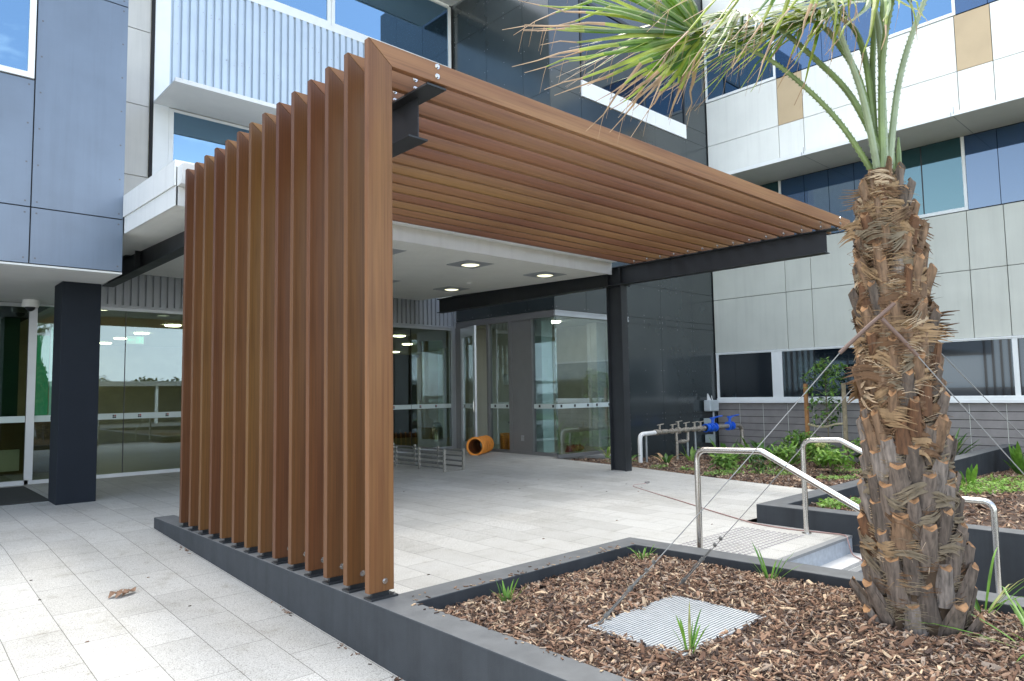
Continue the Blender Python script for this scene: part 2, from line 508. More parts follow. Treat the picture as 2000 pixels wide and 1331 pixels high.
def tag(o, label, cat, group=None, kind=None):
    o['label'] = label
    o['category'] = cat
    if group:
        o['group'] = group
    if kind:
        o['kind'] = kind
    return o


def thing(name, label, cat, loc=(0, 0, 0), group=None):
    o = bpy.data.objects.new(name, None)
    o.empty_display_size = 0.2
    COL.objects.link(o)
    o.location = loc
    return tag(o, label, cat, group)


def copy_tree(o, parent=None):
    c = o.copy()
    COL.objects.link(c)
    if parent:
        c.parent = parent
    for ch in list(o.children):
        copy_tree(ch, c)
    return c


def bevel(o, wd=0.004, seg=2):
    b = o.modifiers.new('bevel', 'BEVEL')
    b.width = wd
    b.segments = seg
    b.limit_method = 'ANGLE'
    return o


def fillet(pts, rad, n=6):
    """polyline with rounded corners"""
    pts = [Vector(p) for p in pts]
    out = [pts[0]]
    for i in range(1, len(pts) - 1):
        a = (pts[i - 1] - pts[i]); b = (pts[i + 1] - pts[i])
        k = min(rad, a.length * 0.45, b.length * 0.45)
        p0 = pts[i] + a.normalized() * k
        p1 = pts[i] + b.normalized() * k
        for j in range(n + 1):
            q = j / n
            out.append(p0 * (1 - q) ** 2 + pts[i] * 2 * q * (1 - q) + p1 * q * q)
    out.append(pts[-1])
    return out


def smooth_path(pts, n=6):
    pts = [Vector(p) for p in pts]
    out = []
    for i in range(len(pts) - 1):
        p0, p1, p2, p3 = pts[max(i - 1, 0)], pts[i], pts[i + 1], pts[min(i + 2, len(pts) - 1)]
        for j in range(n):
            t = j / n
            out.append(0.5 * ((2 * p1) + (p2 - p0) * t + (2 * p0 - 5 * p1 + 4 * p2 - p3) * t * t + (3 * p1 - p0 - 3 * p2 + p3) * t ** 3))
    out.append(pts[-1])
    return out


def panels(mb, plane, c, us, zs, n, mi=0, gap=0.010, th=0.02, pick=None, rivets=None):
    """grid of cladding panels on plane 'x' or 'y' = c, facing -axis (n=-1), u is the other horizontal axis"""
    for i in range(len(us) - 1):
        for j in range(len(zs) - 1):
            a, b = sorted((us[i], us[i + 1]))
            q = pick(i, j) if pick else mi
            if q is None:
                continue
            z0, z1 = zs[j] + gap / 2, zs[j + 1] - gap / 2
            a2, b2 = a + gap / 2, b - gap / 2
            c0, c1 = sorted((c, c + n * th))
            if plane == 'x':
                mb.box(c0, c1, a2, b2, z0, z1, q)
            else:
                mb.box(a2, b2, c0, c1, z0, z1, q)
            if rivets is not None:
                ru = np.linspace(a2 + 0.05, b2 - 0.05, max(2, int((b2 - a2) / 0.6) + 1))
                rz = np.linspace(z0 + 0.06, z1 - 0.06, max(2, int((z1 - z0) / 0.45) + 1))
                for uu in ru:
                    for zz in rz:
                        d = c + n * (th + 0.0015)
                        rr = 0.009
                        e0, e1 = sorted((c + n * th, d))
                        if plane == 'x':
                            mb.box(e0, e1, uu - rr, uu + rr, zz - rr, zz + rr, rivets)
                        else:
                            mb.box(uu - rr, uu + rr, e0, e1, zz - rr, zz + rr, rivets)


def corrugated(mb, x0, x1, y, z0, z1, pitch=0.15, d=0.03, mi=0):
    """trapezoid ribbed sheet facing -y"""
    xs = []
    x = x0
    while x < x1 - 1e-6:
        for dx, dy in ((0, 0), (0.22, 0), (0.32, -d), (0.90, -d)):
            xx = x + dx * pitch
            if xx < x1:
                xs.append((xx, y + dy))
        x += pitch
    xs.append((x1, y))
    vs = [(a, b, z0) for a, b in xs] + [(a, b, z1) for a, b in xs]
    n = len(xs)
    mb.add(vs, [(i, i + 1, n + i + 1, n + i) for i in range(n - 1)], mi)


def cyl(mb, c, axis, r, h, n=16, mi=0):
    c, axis = Vector(c), Vector(axis).normalized()
    mb.tube([c, c + axis * h], r, n, mi)


def bolt_mb(mb, c, axis, r=0.013, h=0.012):
    cyl(mb, c, axis, r, h, 6)
    cyl(mb, Vector(c) - Vector(axis) * 0.001, axis, r * 1.45, 0.003, 14)


# ------------------------------------------------------------------ ground
def rampz(y):
    return 0.016 + 0.0513 * (y - 4.25) if y < 4.25 else 0.016 + (y - 4.25) * 0.0064


def terz(y):
    return 0.0 if y < 1 else (0.016 * (y - 1) / 3.25 if y < 4.25 else rampz(y))


EDGE = [(6.3, 8.05), (3.9, 7.8), (2.2, 7.45), (0.7, 7.2), (-0.1, 7.12)]


def edge_x(y):
    for (y1, x1), (y0, x0) in zip(EDGE, EDGE[1:]):
        if y0 <= y <= y1:
            return x0 + (x1 - x0) * (y - y0) / (y1 - y0)
    return EDGE[0][1] if y > EDGE[0][0] else EDGE[-1][1]


g = MB()
g.add([(-500, -500, -0.5), (500, -500, -0.5), (500, 500, -0.5), (-500, 500, -0.5)], [(0, 1, 2, 3)])
g.build('ground', ASPH, loc=(0, 0, 0), kind='structure')
pv = MB()
ys = [-5.3, -3, -1, 1, 2.5, 4.25]
for a, b in zip(ys, ys[1:]):
    pv.add([(-14, a, rampz(a)), (-0.005, a, rampz(a)), (-0.005, b, rampz(b)), (-14, b, rampz(b))], [(0, 1, 2, 3)])
for a, b in ((4.25, 6.2), (6.2, 9.75)):
    pv.add([(-14, a, rampz(a)), (0.2, a, rampz(a)), (0.2, b, rampz(b)), (-14, b, rampz(b))], [(0, 1, 2, 3)])
ys = [0.02, 0.7, 1, 2.2, 3.9, 4.25, 6.255]
for a, b in zip(ys, ys[1:]):
    pv.add([(0.2, a, terz(a)), (edge_x(a), a, terz(a)), (edge_x(b), b, terz(b)), (0.2, b, terz(b))], [(0, 1, 2, 3)])
pv.add([(0.2, 6.255, terz(6.255)), (8.4, 6.255, terz(6.255)), (8.4, 9.75, terz(9.75)), (0.2, 9.75, terz(9.75))], [(0, 1, 2, 3)])
pv.add([(2.5, -1.05, 0), (4.5, -1.05, 0), (4.5, 0.02, 0), (2.5, 0.02, 0)], [(0, 1, 2, 3)])
pv.build('pavement', PAVE, loc=(0, 0, 0), kind='structure')
lp = MB()
lp.add([(2.4, -9, -0.465), (4.6, -9, -0.465), (4.6, -1.64, -0.465), (2.4, -1.64, -0.465)], [(0, 1, 2, 3)])
lp.add([(-14, -9, -0.469), (2.4, -9, -0.469), (2.4, -5.3, -0.469), (-14, -5.3, -0.469)], [(0, 1, 2, 3)])
lp.build('path', PAVE, loc=(0, 0, 0), kind='structure')
st = MB()
for k in range(3):
    z1 = -0.155 * k
    y1 = -1.05 - 0.30 * k
    st.box(2.5, 4.5, y1, y1 + 0.3 if k else y1 + 0.02, z1 - 0.155, z1 - (0.004 if k == 0 else 0.0), 1 if k == 0 else 0)
    st.box(2.5, 4.5, y1 - 0.006, y1 - 0.0, z1 - 0.155, z1 - 0.02, 1)
    st.box(2.5, 4.5, y1 - 0.012, y1 + 0.055, z1 - 0.02, z1 + 0.003, 2)
    if k:
        for q in range(4):
            st.box(2.6, 4.42, y1 + 0.065 + q * 0.014, y1 + 0.072 + q * 0.014, z1 - 0.001, z1 + 0.003, 2)
st.box(2.5, 4.5, -1.35, -1.05, -0.31, -0.1555, 0)
st.box(2.5, 4.5, -1.65, -1.35, -0.465, -0.3105, 0)
st.build('steps', [CONC, RISER, NOSE], kind='structure')

tp = MB()
for i in range(22):
    for j in range(12):
        x, y = 2.98 + 0.0571 * i, -0.73 + 0.0545 * j
        if i == 0:
            pass
        tp.tube([(x, y, 0.0005), (x, y, 0.004), (x, y, 0.0055)], [0.017, 0.0165, 0.012], 8)
tag(tp.build('tactile_paving', TACT), 'rectangle of small raised grey studs on the pale paving before the steps', 'tactile paving')

# ------------------------------------------------------------------ low walls, planters
pw = MB()
out = [(-0.005, 4.275), (0.2, 4.275), (0.2, 0.0165), (2.56, 0.0165), (2.79, -3.2), (3.0, -6.0), (-0.005, -6.0)]
inn = [(0.20, -0.205), (2.36, -0.19), (2.57, -3.2), (2.75, -5.8), (0.20, -5.8)]
zt = 0.13
pw.add([(x, y, z) for z in (-0.6, zt) for x, y in out] + [(x, y, z) for z in (-0.6, zt) for x, y in inn], [])
for i in range(7):
    j = (i + 1) % 7
    pw.f.append((j, i, 7 + i, 7 + j)); pw.m.append(0)
for i in range(5):
    j = (i + 1) % 5
    pw.f.append((14 + i, 14 + j, 19 + j, 19 + i)); pw.m.append(0)
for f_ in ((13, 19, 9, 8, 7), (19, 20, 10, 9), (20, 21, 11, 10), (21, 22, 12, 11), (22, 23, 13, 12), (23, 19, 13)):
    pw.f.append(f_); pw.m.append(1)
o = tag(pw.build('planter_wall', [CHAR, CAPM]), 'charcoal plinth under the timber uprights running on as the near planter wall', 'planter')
bevel(o, 0.008)
fp = MB()
out = [(4.5, -0.11), (15.2, -0.11), (15.2, -9.0), (4.5, -9.0)]
inn = [(4.7, -0.34), (15.0, -0.34), (15.0, -8.8), (4.7, -8.8)]
zt = 0.19
vo = [(x, y, z) for z in (-0.6, zt) for x, y in out]
vi = [(x, y, z) for z in (-0.6, zt) for x, y in inn]
fs = []
for i in range(4):
    j = (i + 1) % 4
    fs += [(j, i, 4 + i, 4 + j), (8 + i, 8 + j, 12 + j, 12 + i), (4 + j, 4 + i, 12 + i, 12 + j)]
fp.add(vo + vi, fs)
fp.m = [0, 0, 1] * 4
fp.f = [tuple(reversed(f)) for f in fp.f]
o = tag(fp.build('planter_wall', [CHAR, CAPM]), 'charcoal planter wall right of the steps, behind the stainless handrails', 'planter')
bevel(o, 0.008)


def near_z(x, y):
    n = noise.noise(Vector((x * 1.3, y * 1.3, 2.0))) * 0.03 + noise.noise(Vector((x * 4, y * 4, 5.0))) * 0.012
    e = min(x - 0.2, 2.4 - x + max(0, -0.07 * y), -0.2 - y)
    r = math.hypot(x - 1.83, y + 2.43)
    return 0.045 + min(0.06, max(0, e) * 0.12) + n + max(0, 0.05 - abs(r - 0.38) * 0.12)


def far_z(x, y):
    n = noise.noise(Vector((x * 0.9, y * 0.9, 7.0))) * 0.05
    if y < -0.3:
        return 0.13 - 0.042 * (x - 4.7) + n * 0.5
    return -0.012 - 0.050 * max(0, x - 7.4) + n * min(1, max(0, (x - edge_x(y)) / 0.5))


def chip_field(name, pts, zf, lrange, label, cat, seed, soilpoly):
    """one stuff object: the soil surface plus thousands of bent bark chips"""
    r = np.random.default_rng(seed)
    n = len(pts)
    Ls = r.uniform(*lrange, n) * np.where(r.random(n) < 0.08, 1.8, 1.0)
    Ws = Ls * np.where(r.random(n) < 0.35, r.uniform(0.06, 0.14, n), r.uniform(0.14, 0.40, n))
    Ts = np.minimum(Ws * 0.35, 0.006)
    yawv = r.uniform(0, 2 * np.pi, n)
    pit = r.normal(0, 0.40, n)
    rol = r.normal(0, 0.45, n)
    V, F, Mi = [], [], []
    cy, sy, cp, sp_, cr_, sr = np.cos(yawv), np.sin(yawv), np.cos(pit), np.sin(pit), np.cos(rol), np.sin(rol)
    ax = np.stack([cy * cp, sy * cp, sp_], 1)
    ay = np.stack([-sy * cr_ - cy * sp_ * sr, cy * cr_ - sy * sp_ * sr, cp * sr], 1)
    az = np.cross(ax, ay)
    zs = np.array([zf(x, y) for x, y in pts]) + r.uniform(-0.004, 0.018, n)
    cen = np.column_stack([pts, zs])
    bend = r.normal(0, 0.10, n) * Ls
    tap = r.uniform(0.25, 1.0, (n, 2))
    loc = []
    for i, (a, tw) in enumerate(((-0.5, 0), (0.0, None), (0.5, 1))):
        wd = Ws if tw is None else Ws * tap[:, tw]
        bz = bend if tw is None else 0 * bend
        for sgn in (-0.5, 0.5):
            for k in (0, 1):
                loc.append(cen + ax * (a * Ls)[:, None] + ay * (sgn * wd)[:, None] + az * (bz + (k - 0.5) * Ts)[:, None])
    V = np.stack(loc, 1).reshape(-1, 3)
    # ring order per station: (-,0)(-,1)(+,0)(+,1)
    base = [(1, 3, 7, 5), (5, 7, 11, 9), (0, 1, 5, 4), (4, 5, 9, 8), (2, 6, 7, 3), (6, 10, 11, 7), (0, 2, 3, 1), (8, 9, 11, 10)]
    F = (np.array(base)[None] + (np.arange(n) * 12)[:, None, None]).reshape(-1, 4)
    mi = np.repeat(r.choice(5, n, p=[0.27, 0.23, 0.24, 0.13, 0.13]), len(base))
    mb = MB()
    xs, ys_ = soilpoly
    nx, ny = len(xs), len(ys_)
    sv = []
    for y in ys_:
        for x in xs:
            xx = max(x, edge_x(y)) if (cat == 'far') else x
            sv.append((xx, y, zf(xx, y)))
    mb.add(sv, [(j * nx + i, j * nx + i + 1, (j + 1) * nx + i + 1, (j + 1) * nx + i) for j in range(ny - 1) for i in range(nx - 1)], 5)
    o0 = len(mb.v)
    allv = np.concatenate([np.array(mb.v), V])
    me = bpy.data.meshes.new(name)
    me.from_pydata(allv.tolist(), [], mb.f + (F + o0).tolist())
    for q in CHIPS + [SOIL]:
        me.materials.append(q)
    me.polygons.foreach_set('material_index', np.concatenate([np.full(len(mb.f), 5), mi]).astype(np.int32))
    me.update()
    ob = bpy.data.objects.new(name, me)
    COL.objects.link(ob)
    tag(ob, label, 'mulch', kind='stuff')
    return ob


def scatter(n, x0, x1, y0, y1, ok, seed):
    r = np.random.default_rng(seed)
    p = np.column_stack([r.uniform(x0, x1, n), r.uniform(y0, y1, n)])
    return p[[ok(x, y) for x, y in p]]


def near_ok(x, y):
    if not (0.215 < x < 2.35 - 0.07 * y and y < -0.21):
        return False
    if math.hypot(x - 1.83, y + 2.43) < 0.26:
        return False
    u, v = (x - 1.04), (y + 1.49)          # ribbed cover
    if abs(u) < 0.385 - 0.035 * noise.noise(Vector((x * 6, y * 6, 1))) and abs(v) < 0.285 - 0.04 * noise.noise(Vector((x * 6, y * 6, 9))):
        return False
    return y > -3.6 or x < 2.7


NP = np.concatenate([scatter(44000, 0.2, 2.75, -3.0, -0.2, near_ok, 3), scatter(9000, 0.2, 2.9, -4.4, -3.0, near_ok, 4)])
chip_field('mulch', NP, near_z, (0.010, 0.054), 'brown bark mulch filling the near planter around the palm', 'near', 5,
           (np.linspace(0.2, 2.8, 40), np.linspace(-5.8, -0.2, 60)))
FP_ = scatter(30000, 7.0, 14.4, -0.1, 6.2, lambda x, y: x > edge_x(y) + 0.01, 6)
FP_ = FP_[nr.random(len(FP_)) < np.clip(1.5 - (FP_[:, 0] - 7) * 0.13, 0.5, 1)]
chip_field('mulch', FP_, far_z, (0.03, 0.085), 'dark bark mulch in the garden bed beside the paved terrace', 'far', 7,
           (np.linspace(7.1, 14.44, 30), np.linspace(-0.1, 6.25, 24)))
FQ = scatter(14000, 4.7, 14.4, -4.5, -0.34, lambda x, y: True, 8)
chip_field('mulch', FQ, far_z, (0.03, 0.08), 'light brown bark mulch in the raised bed right of the steps', 'mid', 9,
           (np.linspace(4.7, 15, 30), np.linspace(-8.8, -0.34, 24)))

sp_b = MB()
rs_ = random.Random(12)
for k in range(130):
    if k % 2:
        x, y = rs_.uniform(0.2, 2.4), -0.20 + abs(rs_.gauss(0, 0.05))
    else:
        x, y = 0.2 - abs(rs_.gauss(0, 0.035)), rs_.uniform(-3.6, -0.2)
    if y > 0.0 or x < 0.02:
        continue
    a = rs_.uniform(0, 6.28); l_ = rs_.uniform(0.005, 0.018); w_ = l_ * rs_.uniform(0.2, 0.4)
    sp_b.obox((x, y, 0.134), (math.cos(a) * l_, math.sin(a) * l_, rs_.uniform(-.1, .1) * l_), (-math.sin(a) * w_, math.cos(a) * w_, 0), (0, 0, 0.002), k % 5)
tag(sp_b.build('bark_crumbs', CHIPS, loc=(0.2, -0.2, 0.13)), 'bark crumbs spilled on top of the near planter wall', 'litter', kind='stuff')

# ribbed cover lying in the mulch
gc = MB()
for k in range(30):
    y = -1.795 + k * 0.0205
    gc.box(0.63, 1.45, y, y + 0.0125, 0.098, 0.112)
gc.box(0.63, 1.45, -1.80, -1.18, 0.085, 0.099)
tag(gc.build('ribbed_cover', GRATE), 'flat pale grey ribbed cover lying in the mulch in front of the palm', 'cover')

# ------------------------------------------------------------------ steel frame
def ibeam(mb, x0, x1, y0, y1, z0, z1, cope=0.0, tf=0.014, tw=0.010):
    xc = (x0 + x1) / 2
    mb.box(x0, x1, y0, y1, z1 - tf, z1)
    mb.box(x0, x1, y0 + cope, y1, z0, z0 + tf)
    mb.box(xc - tw / 2, xc + tw / 2, y0 + cope, y1, z0 + tf, z1 - tf)


b = MB()
ibeam(b, 0.470, 0.635, 0.012, 8.95, 3.20, 3.516, 0.225)
for y in (4.4, 7.1):
    b.box(0.475, 0.548, y, y + 0.012, 3.214, 3.502)
    b.box(0.558, 0.630, y, y + 0.012, 3.214, 3.502)
tag(b.build('steel_beam', STEEL), 'black steel beam under the timber frames near the upright row', 'beam')
b = MB()
ibeam(b, 7.19, 7.355, 0.055, 8.95, 3.20, 3.516, 0.135)
for y in (3.7, 3.97):
    b.box(7.195, 7.268, y, y + 0.012, 3.214, 3.502)
    b.box(7.278, 7.350, y, y + 0.012, 3.214, 3.502)
tag(b.build('steel_beam', STEEL), 'black steel beam over the column at the far ends of the timber frames', 'beam')
c_ = thing('steel_column', 'black steel column standing on the terrace under the right beam', 'column', (7.27, 3.84, 0))
b = MB()
b.box(7.19, 7.35, 3.675, 3.690, 0.012, 3.198)
b.box(7.19, 7.35, 3.985, 4.000, 0.012, 3.198)
b.box(7.265, 7.276, 3.690, 3.985, 0.012, 3.198)
b.build('shaft', STEEL, c_)
b = MB(); b.box(7.15, 7.39, 3.63, 4.05, 0.0, 0.012); b.build('base_plate', STEEL, c_)
b = MB()
b.box(7.13, 7.41, 3.62, 4.05, 3.186, 3.1985)
for x in (7.15, 7.39):
    for y in (3.65, 4.02):
        cyl(b, (x, y, 3.165), (0, 0, 1), 0.012, 0.022, 6)
b.build('cap_plate', STEEL, c_)

# ------------------------------------------------------------------ timber frames
ORD = ['frontmost', 'second', 'third', 'fourth', 'fifth', 'sixth', 'seventh', 'eighth', 'ninth', 'tenth', 'eleventh', 'twelfth', 'thirteenth', 'rearmost']
TONES = [('light brown', (0.235, 0.125, 0.066)), ('golden brown', (0.215, 0.112, 0.050)), ('mid brown', (0.200, 0.103, 0.052)),
         ('reddish brown', (0.185, 0.082, 0.042)), ('mid brown', (0.195, 0.100, 0.048)), ('dark reddish brown', (0.155, 0.066, 0.034)),
         ('mid brown', (0.200, 0.108, 0.050)), ('golden brown', (0.215, 0.122, 0.046)), ('brown', (0.180, 0.088, 0.042)),
         ('golden brown', (0.205, 0.110, 0.046)), ('dark reddish brown', (0.150, 0.066, 0.038)), ('golden brown', (0.205, 0.115, 0.048)),
         ('mid brown', (0.180, 0.090, 0.044)), ('dark reddish brown', (0.140, 0.064, 0.038))]
f0 = thing('timber_frame', '', 'timber frame', (0, 0, 0.13), 'timber portal frames of the entrance screen')
b = MB()
b.prism([(0.0, 0.0, 0.172), (0.178, 0.0, 0.172), (0.178, 0.0, 3.5285), (0.0, 0.0, 3.669)], (0, 0.05, 0))
bevel(b.build('post', TIMV, f0), 0.0025)
b = MB()
b.prism([(0.0028, 0.0, 3.6705), (0.1804, 0.0, 3.530), (7.62, 0.0, 3.530), (7.62, 0.0, 3.6705)], (0, 0.05, 0))
bevel(b.build('beam', TIMH, f0), 0.0025)
b = MB()
b.box(0.004, 0.196, -0.020, 0.070, 0.1305, 0.142)
b.box(0.030, 0.150, 0.014, 0.036, 0.142, 0.1715)
b.build('base_plate', STEEL, f0)
for x, y in ((0.172, -0.008), (0.172, 0.058)):
    b = MB()
    cyl(b, (x, y, 0.142), (0, 0, 1), 0.009, 0.014, 6)
    b.build('anchor_bolt', SS, f0)
for x, z in ((0.112, 0.232), (0.548, 3.645), (0.548, 3.575), (7.272, 3.645), (7.272, 3.575)):
    b = MB()
    bolt_mb(b, (x, 0, z), (0, -1, 0))
    b.build('bolt', SS, f0, smooth=True)
for x in (0.535, 7.258):
    b = MB(); b.box(x, x + 0.027, 0.050, 0.062, 3.516, 3.66); b.build('cleat', STEEL, f0)
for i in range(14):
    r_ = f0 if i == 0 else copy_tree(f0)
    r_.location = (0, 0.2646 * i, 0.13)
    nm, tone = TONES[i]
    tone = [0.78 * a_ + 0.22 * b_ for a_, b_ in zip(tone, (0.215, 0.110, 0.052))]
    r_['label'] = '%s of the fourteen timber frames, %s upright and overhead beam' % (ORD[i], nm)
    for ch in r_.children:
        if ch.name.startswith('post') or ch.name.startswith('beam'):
            k = (0.72 if i else 0.90) if ch.name.startswith('post') else 1.30  # rear posts darkened for shade between them, beams brightened for floor bounce
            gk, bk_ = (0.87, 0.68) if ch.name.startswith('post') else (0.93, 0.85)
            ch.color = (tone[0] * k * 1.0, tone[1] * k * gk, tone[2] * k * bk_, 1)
            if i and ch.name.startswith('post') and False:
                pass

# ------------------------------------------------------------------ canopy
can = thing('entrance_canopy', 'flat white canopy roof behind the timber frames, over the glass entrance', 'canopy', (4, 6.5, 3.4))
X0, X1, YF = 0.03, 7.19, 3.86


def cz(y):
    return (y - YF) * 0.026


b = MB()
b.add([(X0 - 0.02, YF, 3.875), (X1 + 0.2, YF, 3.875), (X1 + 0.2, 9.55, 3.875 + cz(9.55)), (X0 - 0.02, 9.55, 3.875 + cz(9.55)),
       (X0 - 0.02, YF, 3.80), (X1 + 0.2, YF, 3.80), (X1 + 0.2, 9.55, 3.80 + cz(9.55)), (X0 - 0.02, 9.55, 3.80 + cz(9.55))],
      [(0, 1, 2, 3), (7, 6, 5, 4), (4, 5, 1, 0), (5, 6, 2, 1), (6, 7, 3, 2), (7, 4, 0, 3)])
b.build('roof', CANW, can)
b = MB()   # front gutter
b.prism([(X0 + 0.005, YF - 0.19, 3.80), (X0 + 0.005, YF - 0.002, 3.80), (X0 + 0.005, YF - 0.002, 3.595), (X0 + 0.005, YF - 0.13, 3.595)], (X1 - X0 - 0.02, 0, 0))
for k in range(9):
    b.box(0.6 + k * 0.75, 0.612 + k * 0.75, YF - 0.195, YF, 3.588, 3.806)
b.build('gutter', CANW, can)
b = MB()
b.box(X0 - 0.002, X1 - 0.004, YF + 0.0, YF + 0.02, 3.39, 3.594)
for k in range(5):
    b.box(1.2 + k * 1.3, 1.205 + k * 1.3, YF - 0.002, YF, 3.392, 3.59)
b.build('front_fascia', CANW, can)
b = MB()
for z0, z1, d in ((3.60, 3.797, -0.024), (3.39, 3.597, -0.006)):
    y1 = 5.84
    b.add([(X0 + d, YF - 0.0, z0), (X0 + d, y1, z0 + cz(y1)), (X0 + d, y1, z1 + cz(y1)), (X0 + d, YF, z1),
           (X0 + d + 0.02, YF, z0), (X0 + d + 0.02, y1, z0 + cz(y1)), (X0 + d + 0.02, y1, z1 + cz(y1)), (X0 + d + 0.02, YF, z1)],
          [(0, 3, 2, 1), (4, 5, 6, 7), (0, 1, 5, 4), (3, 7, 6, 2), (0, 4, 7, 3), (1, 2, 6, 5)])
b.build('side_fascia', CANW, can)
b = MB()
y = YF + 0.025
ribs = []
while y < 9.52:
    for dy, dz in ((0, 0), (0.062, 0), (0.066, 0.010), (0.074, 0.010)):
        ribs.append((y + dy, dz))
    y += 0.078
vs = [(X0 + 0.02, yy, 3.405 + cz(yy) + dz) for yy, dz in ribs] + [(X1 - 0.02, yy, 3.405 + cz(yy) + dz) for yy, dz in ribs]
n = len(ribs)
b.add(vs, [(i, n + i, n + i + 1, i + 1) for i in range(n - 1)])
b.build('soffit', CANS, can)
k = 0
for x, y, lb in ((3.05, 4.72, 'square downlight in the canopy soffit, half hidden by the front timber upright'),
                 (4.72, 4.73, 'square downlight in the canopy soffit, nearest of those lit in full view'),
                 (6.39, 4.71, 'square downlight in the canopy soffit, closest to the black steel column'),
                 (6.39, 7.37, 'square downlight in the canopy soffit, farthest back above the glass doors'),
                 (4.72, 7.37, 'square downlight deep in the canopy soffit, behind the timber uprights')):
    z = 3.405 + cz(y)
    d = thing('downlight', lb, 'downlight', (x, y, z), 'downlights in the canopy soffit')
    b = MB(); b.box(x - 0.27, x + 0.27, y - 0.27, y + 0.27, z - 0.010, z + 0.004)
    b.build('frame', METALG, d)
    b = MB(); b.tube([(x, y, z - 0.030), (x, y, z - 0.018), (x, y, z - 0.0105)], [0.10, 0.135, 0.15], 24); b.build('lamp', LAMPD, d)
    b = MB(); b.tube([(x + 0.155 * math.cos(q * R(15)), y + 0.155 * math.sin(q * R(15)), z - 0.016) for q in range(25)], 0.010, 6, cap=False)
    b.build('rim', ALU, d)
b = MB(); x, y = 6.05, 6.39; z = 3.40 + cz(y)
b.tube([(x, y, z - 0.045), (x, y, z - 0.03), (x, y, z)], [0.03, 0.055, 0.06], 16)
tag(b.build('smoke_detector', WHITEG, smooth=True), 'small round white detector on the canopy soffit between the downlights', 'detector')

# ------------------------------------------------------------------ left grey building
gb = thing('grey_clad_building', 'grey blue panel clad building block overhanging the left entrance', 'building', (-4, 8, 2.95))
b = MB()
b.box(-12, 0.0, 5.875, 14, 2.97, 7.4)
b.build('wall', DBACK, gb)
b = MB()


def pick(i, j):
    return None if (i % 2 == 0 and j == 1) else 0


us = [-12, -8.6, -4.35, -0.953, 0.02]
us = [-5.2, -4.25, -0.953, 0.02]
panels(b, 'y', 5.875, us, [2.955, 3.62, 6.39, 7.4], -1, pick=lambda i, j: None if (i == 1 and j == 1) else 0, rivets=1, gap=0.014)
# around the window: below and above it
panels(b, 'y', 5.875, [-4.25, -0.953], [3.62, 5.14], -1, rivets=1, gap=0.014)
panels(b, 'y', 5.875, [-12, -8.6, -5.2], [2.955, 3.62, 6.39, 7.4], -1, gap=0.014)
b.box(0.002, 0.02, 5.88, 9.55, 2.955, 7.4)
b.build('cladding', [GREY, simple('rivet', (0.10, 0.10, 0.11), 0.4)], gb)
wd = MB()
for (x0, x1, z0, z1) in ((-4.20, -0.965, 5.15, 5.215), (-1.03, -0.965, 5.215, 6.38), (-4.20, -4.13, 5.215, 6.38), (-4.13, -1.03, 6.32, 6.38)):
    wd.box(x0, x1, 5.835, 5.873, z0, z1)
wf = wd.build('window', WTRIM, gb)
b = MB(); b.box(-4.13, -1.03, 5.855, 5.868, 5.215, 6.32); b.build('pane', SKYG, wf)
b = MB(); b.box(-12, 0.018, 5.87, 9.6, 2.93, 2.953); b.build('soffit', SOFF, gb)
dc = MB(); dc.box(-0.44, 0.012, 6.86, 7.37, 0.01, 2.929)
o = tag(dc.build('square_column', DCOL), 'dark navy square column under the grey building overhang', 'column'); bevel(o, 0.006)
sc_ = thing('security_camera', 'pale dome camera under the left soffit beside the mullion', 'security camera', (-0.45, 9.2, 2.93))
b = MB(); b.tube([(-0.45, 9.2, 2.93), (-0.45, 9.2, 2.84), (-0.45, 9.2, 2.82)], [0.11, 0.115, 0.105], 20); b.build('housing', WHITEG, sc_, smooth=True)
b = MB(); b.tube([(-0.45, 9.2, 2.82), (-0.45, 9.2, 2.79), (-0.45, 9.2, 2.765), (-0.45, 9.2, 2.755)], [0.07, 0.062, 0.038, 0.01], 18); b.build('dome', BLACK, sc_, smooth=True)
mt_ = MB(); mt_.box(-3.0, -0.42, 7.35, 9.45, 0.03, 0.052)
tag(mt_.build('entry_mat', MATM), 'dark ribbed entrance mat before the left glass door', 'mat')

# ------------------------------------------------------------------ rear building: upper wall, lobby
YB = 9.62
rb = thing('rear_building', 'rear building with ribbed metal upper wall, sun hood and reflective windows', 'building', (4, 10, 0))
b = MB()
b.box(-6, 8.2, YB + 0.06, YB + 0.3, 3.62, 6.2)
b.box(-6, 8.2, YB + 0.06, YB + 0.3, 6.2, 12.0)
b.box(-6, 14, 20.5, 20.7, 0, 3.6)
b.box(-6.2, -6, YB + 0.3, 20.5, 0, 3.6)
b.box(14.0, 14.2, 6.6, 20.7, 0, 3.6)
b.box(-6.2, 14.2, YB + 0.3, 20.7, 12.0, 12.1)
b.build('wall', LOBW, rb)
b = MB()
panels(b, 'y', YB + 0.05, [0.022, 0.30, 1.30], [3.9, 5.33, 6.63, 8.02, 9.4, 10.7, 12.0], -1, gap=0.014)
b.build('cream_cladding', CREAM, rb)
b = MB(); b.box(1.305, 1.355, YB - 0.02, YB + 0.03, 3.9, 12); b.build('dark_joint', DBACK, rb)
b = MB()
b.box(1.36, 1.62, YB - 0.006, YB + 0.05, 4.0, 12.0)
b.box(1.36, 8.2, YB - 0.03, YB + 0.05, 9.30, 9.42)
b.build('trim', WTRIM, rb)
b = MB(); corrugated(b, 1.62, 8.2, YB + 0.02, 6.72, 9.30, 0.15, 0.05)
for k in range(60):
    x = 1.70 + 0.15 * rnd.randrange(43) + 0.03
    z = rnd.choice((7.1, 7.9, 8.7)) + rnd.uniform(-0.06, 0.06)
    b.box(x, x + 0.016, YB - 0.036, YB - 0.03, z, z + 0.016, 1)
b.build('corrugated_cladding', [METALW, METALG], rb)
b = MB()
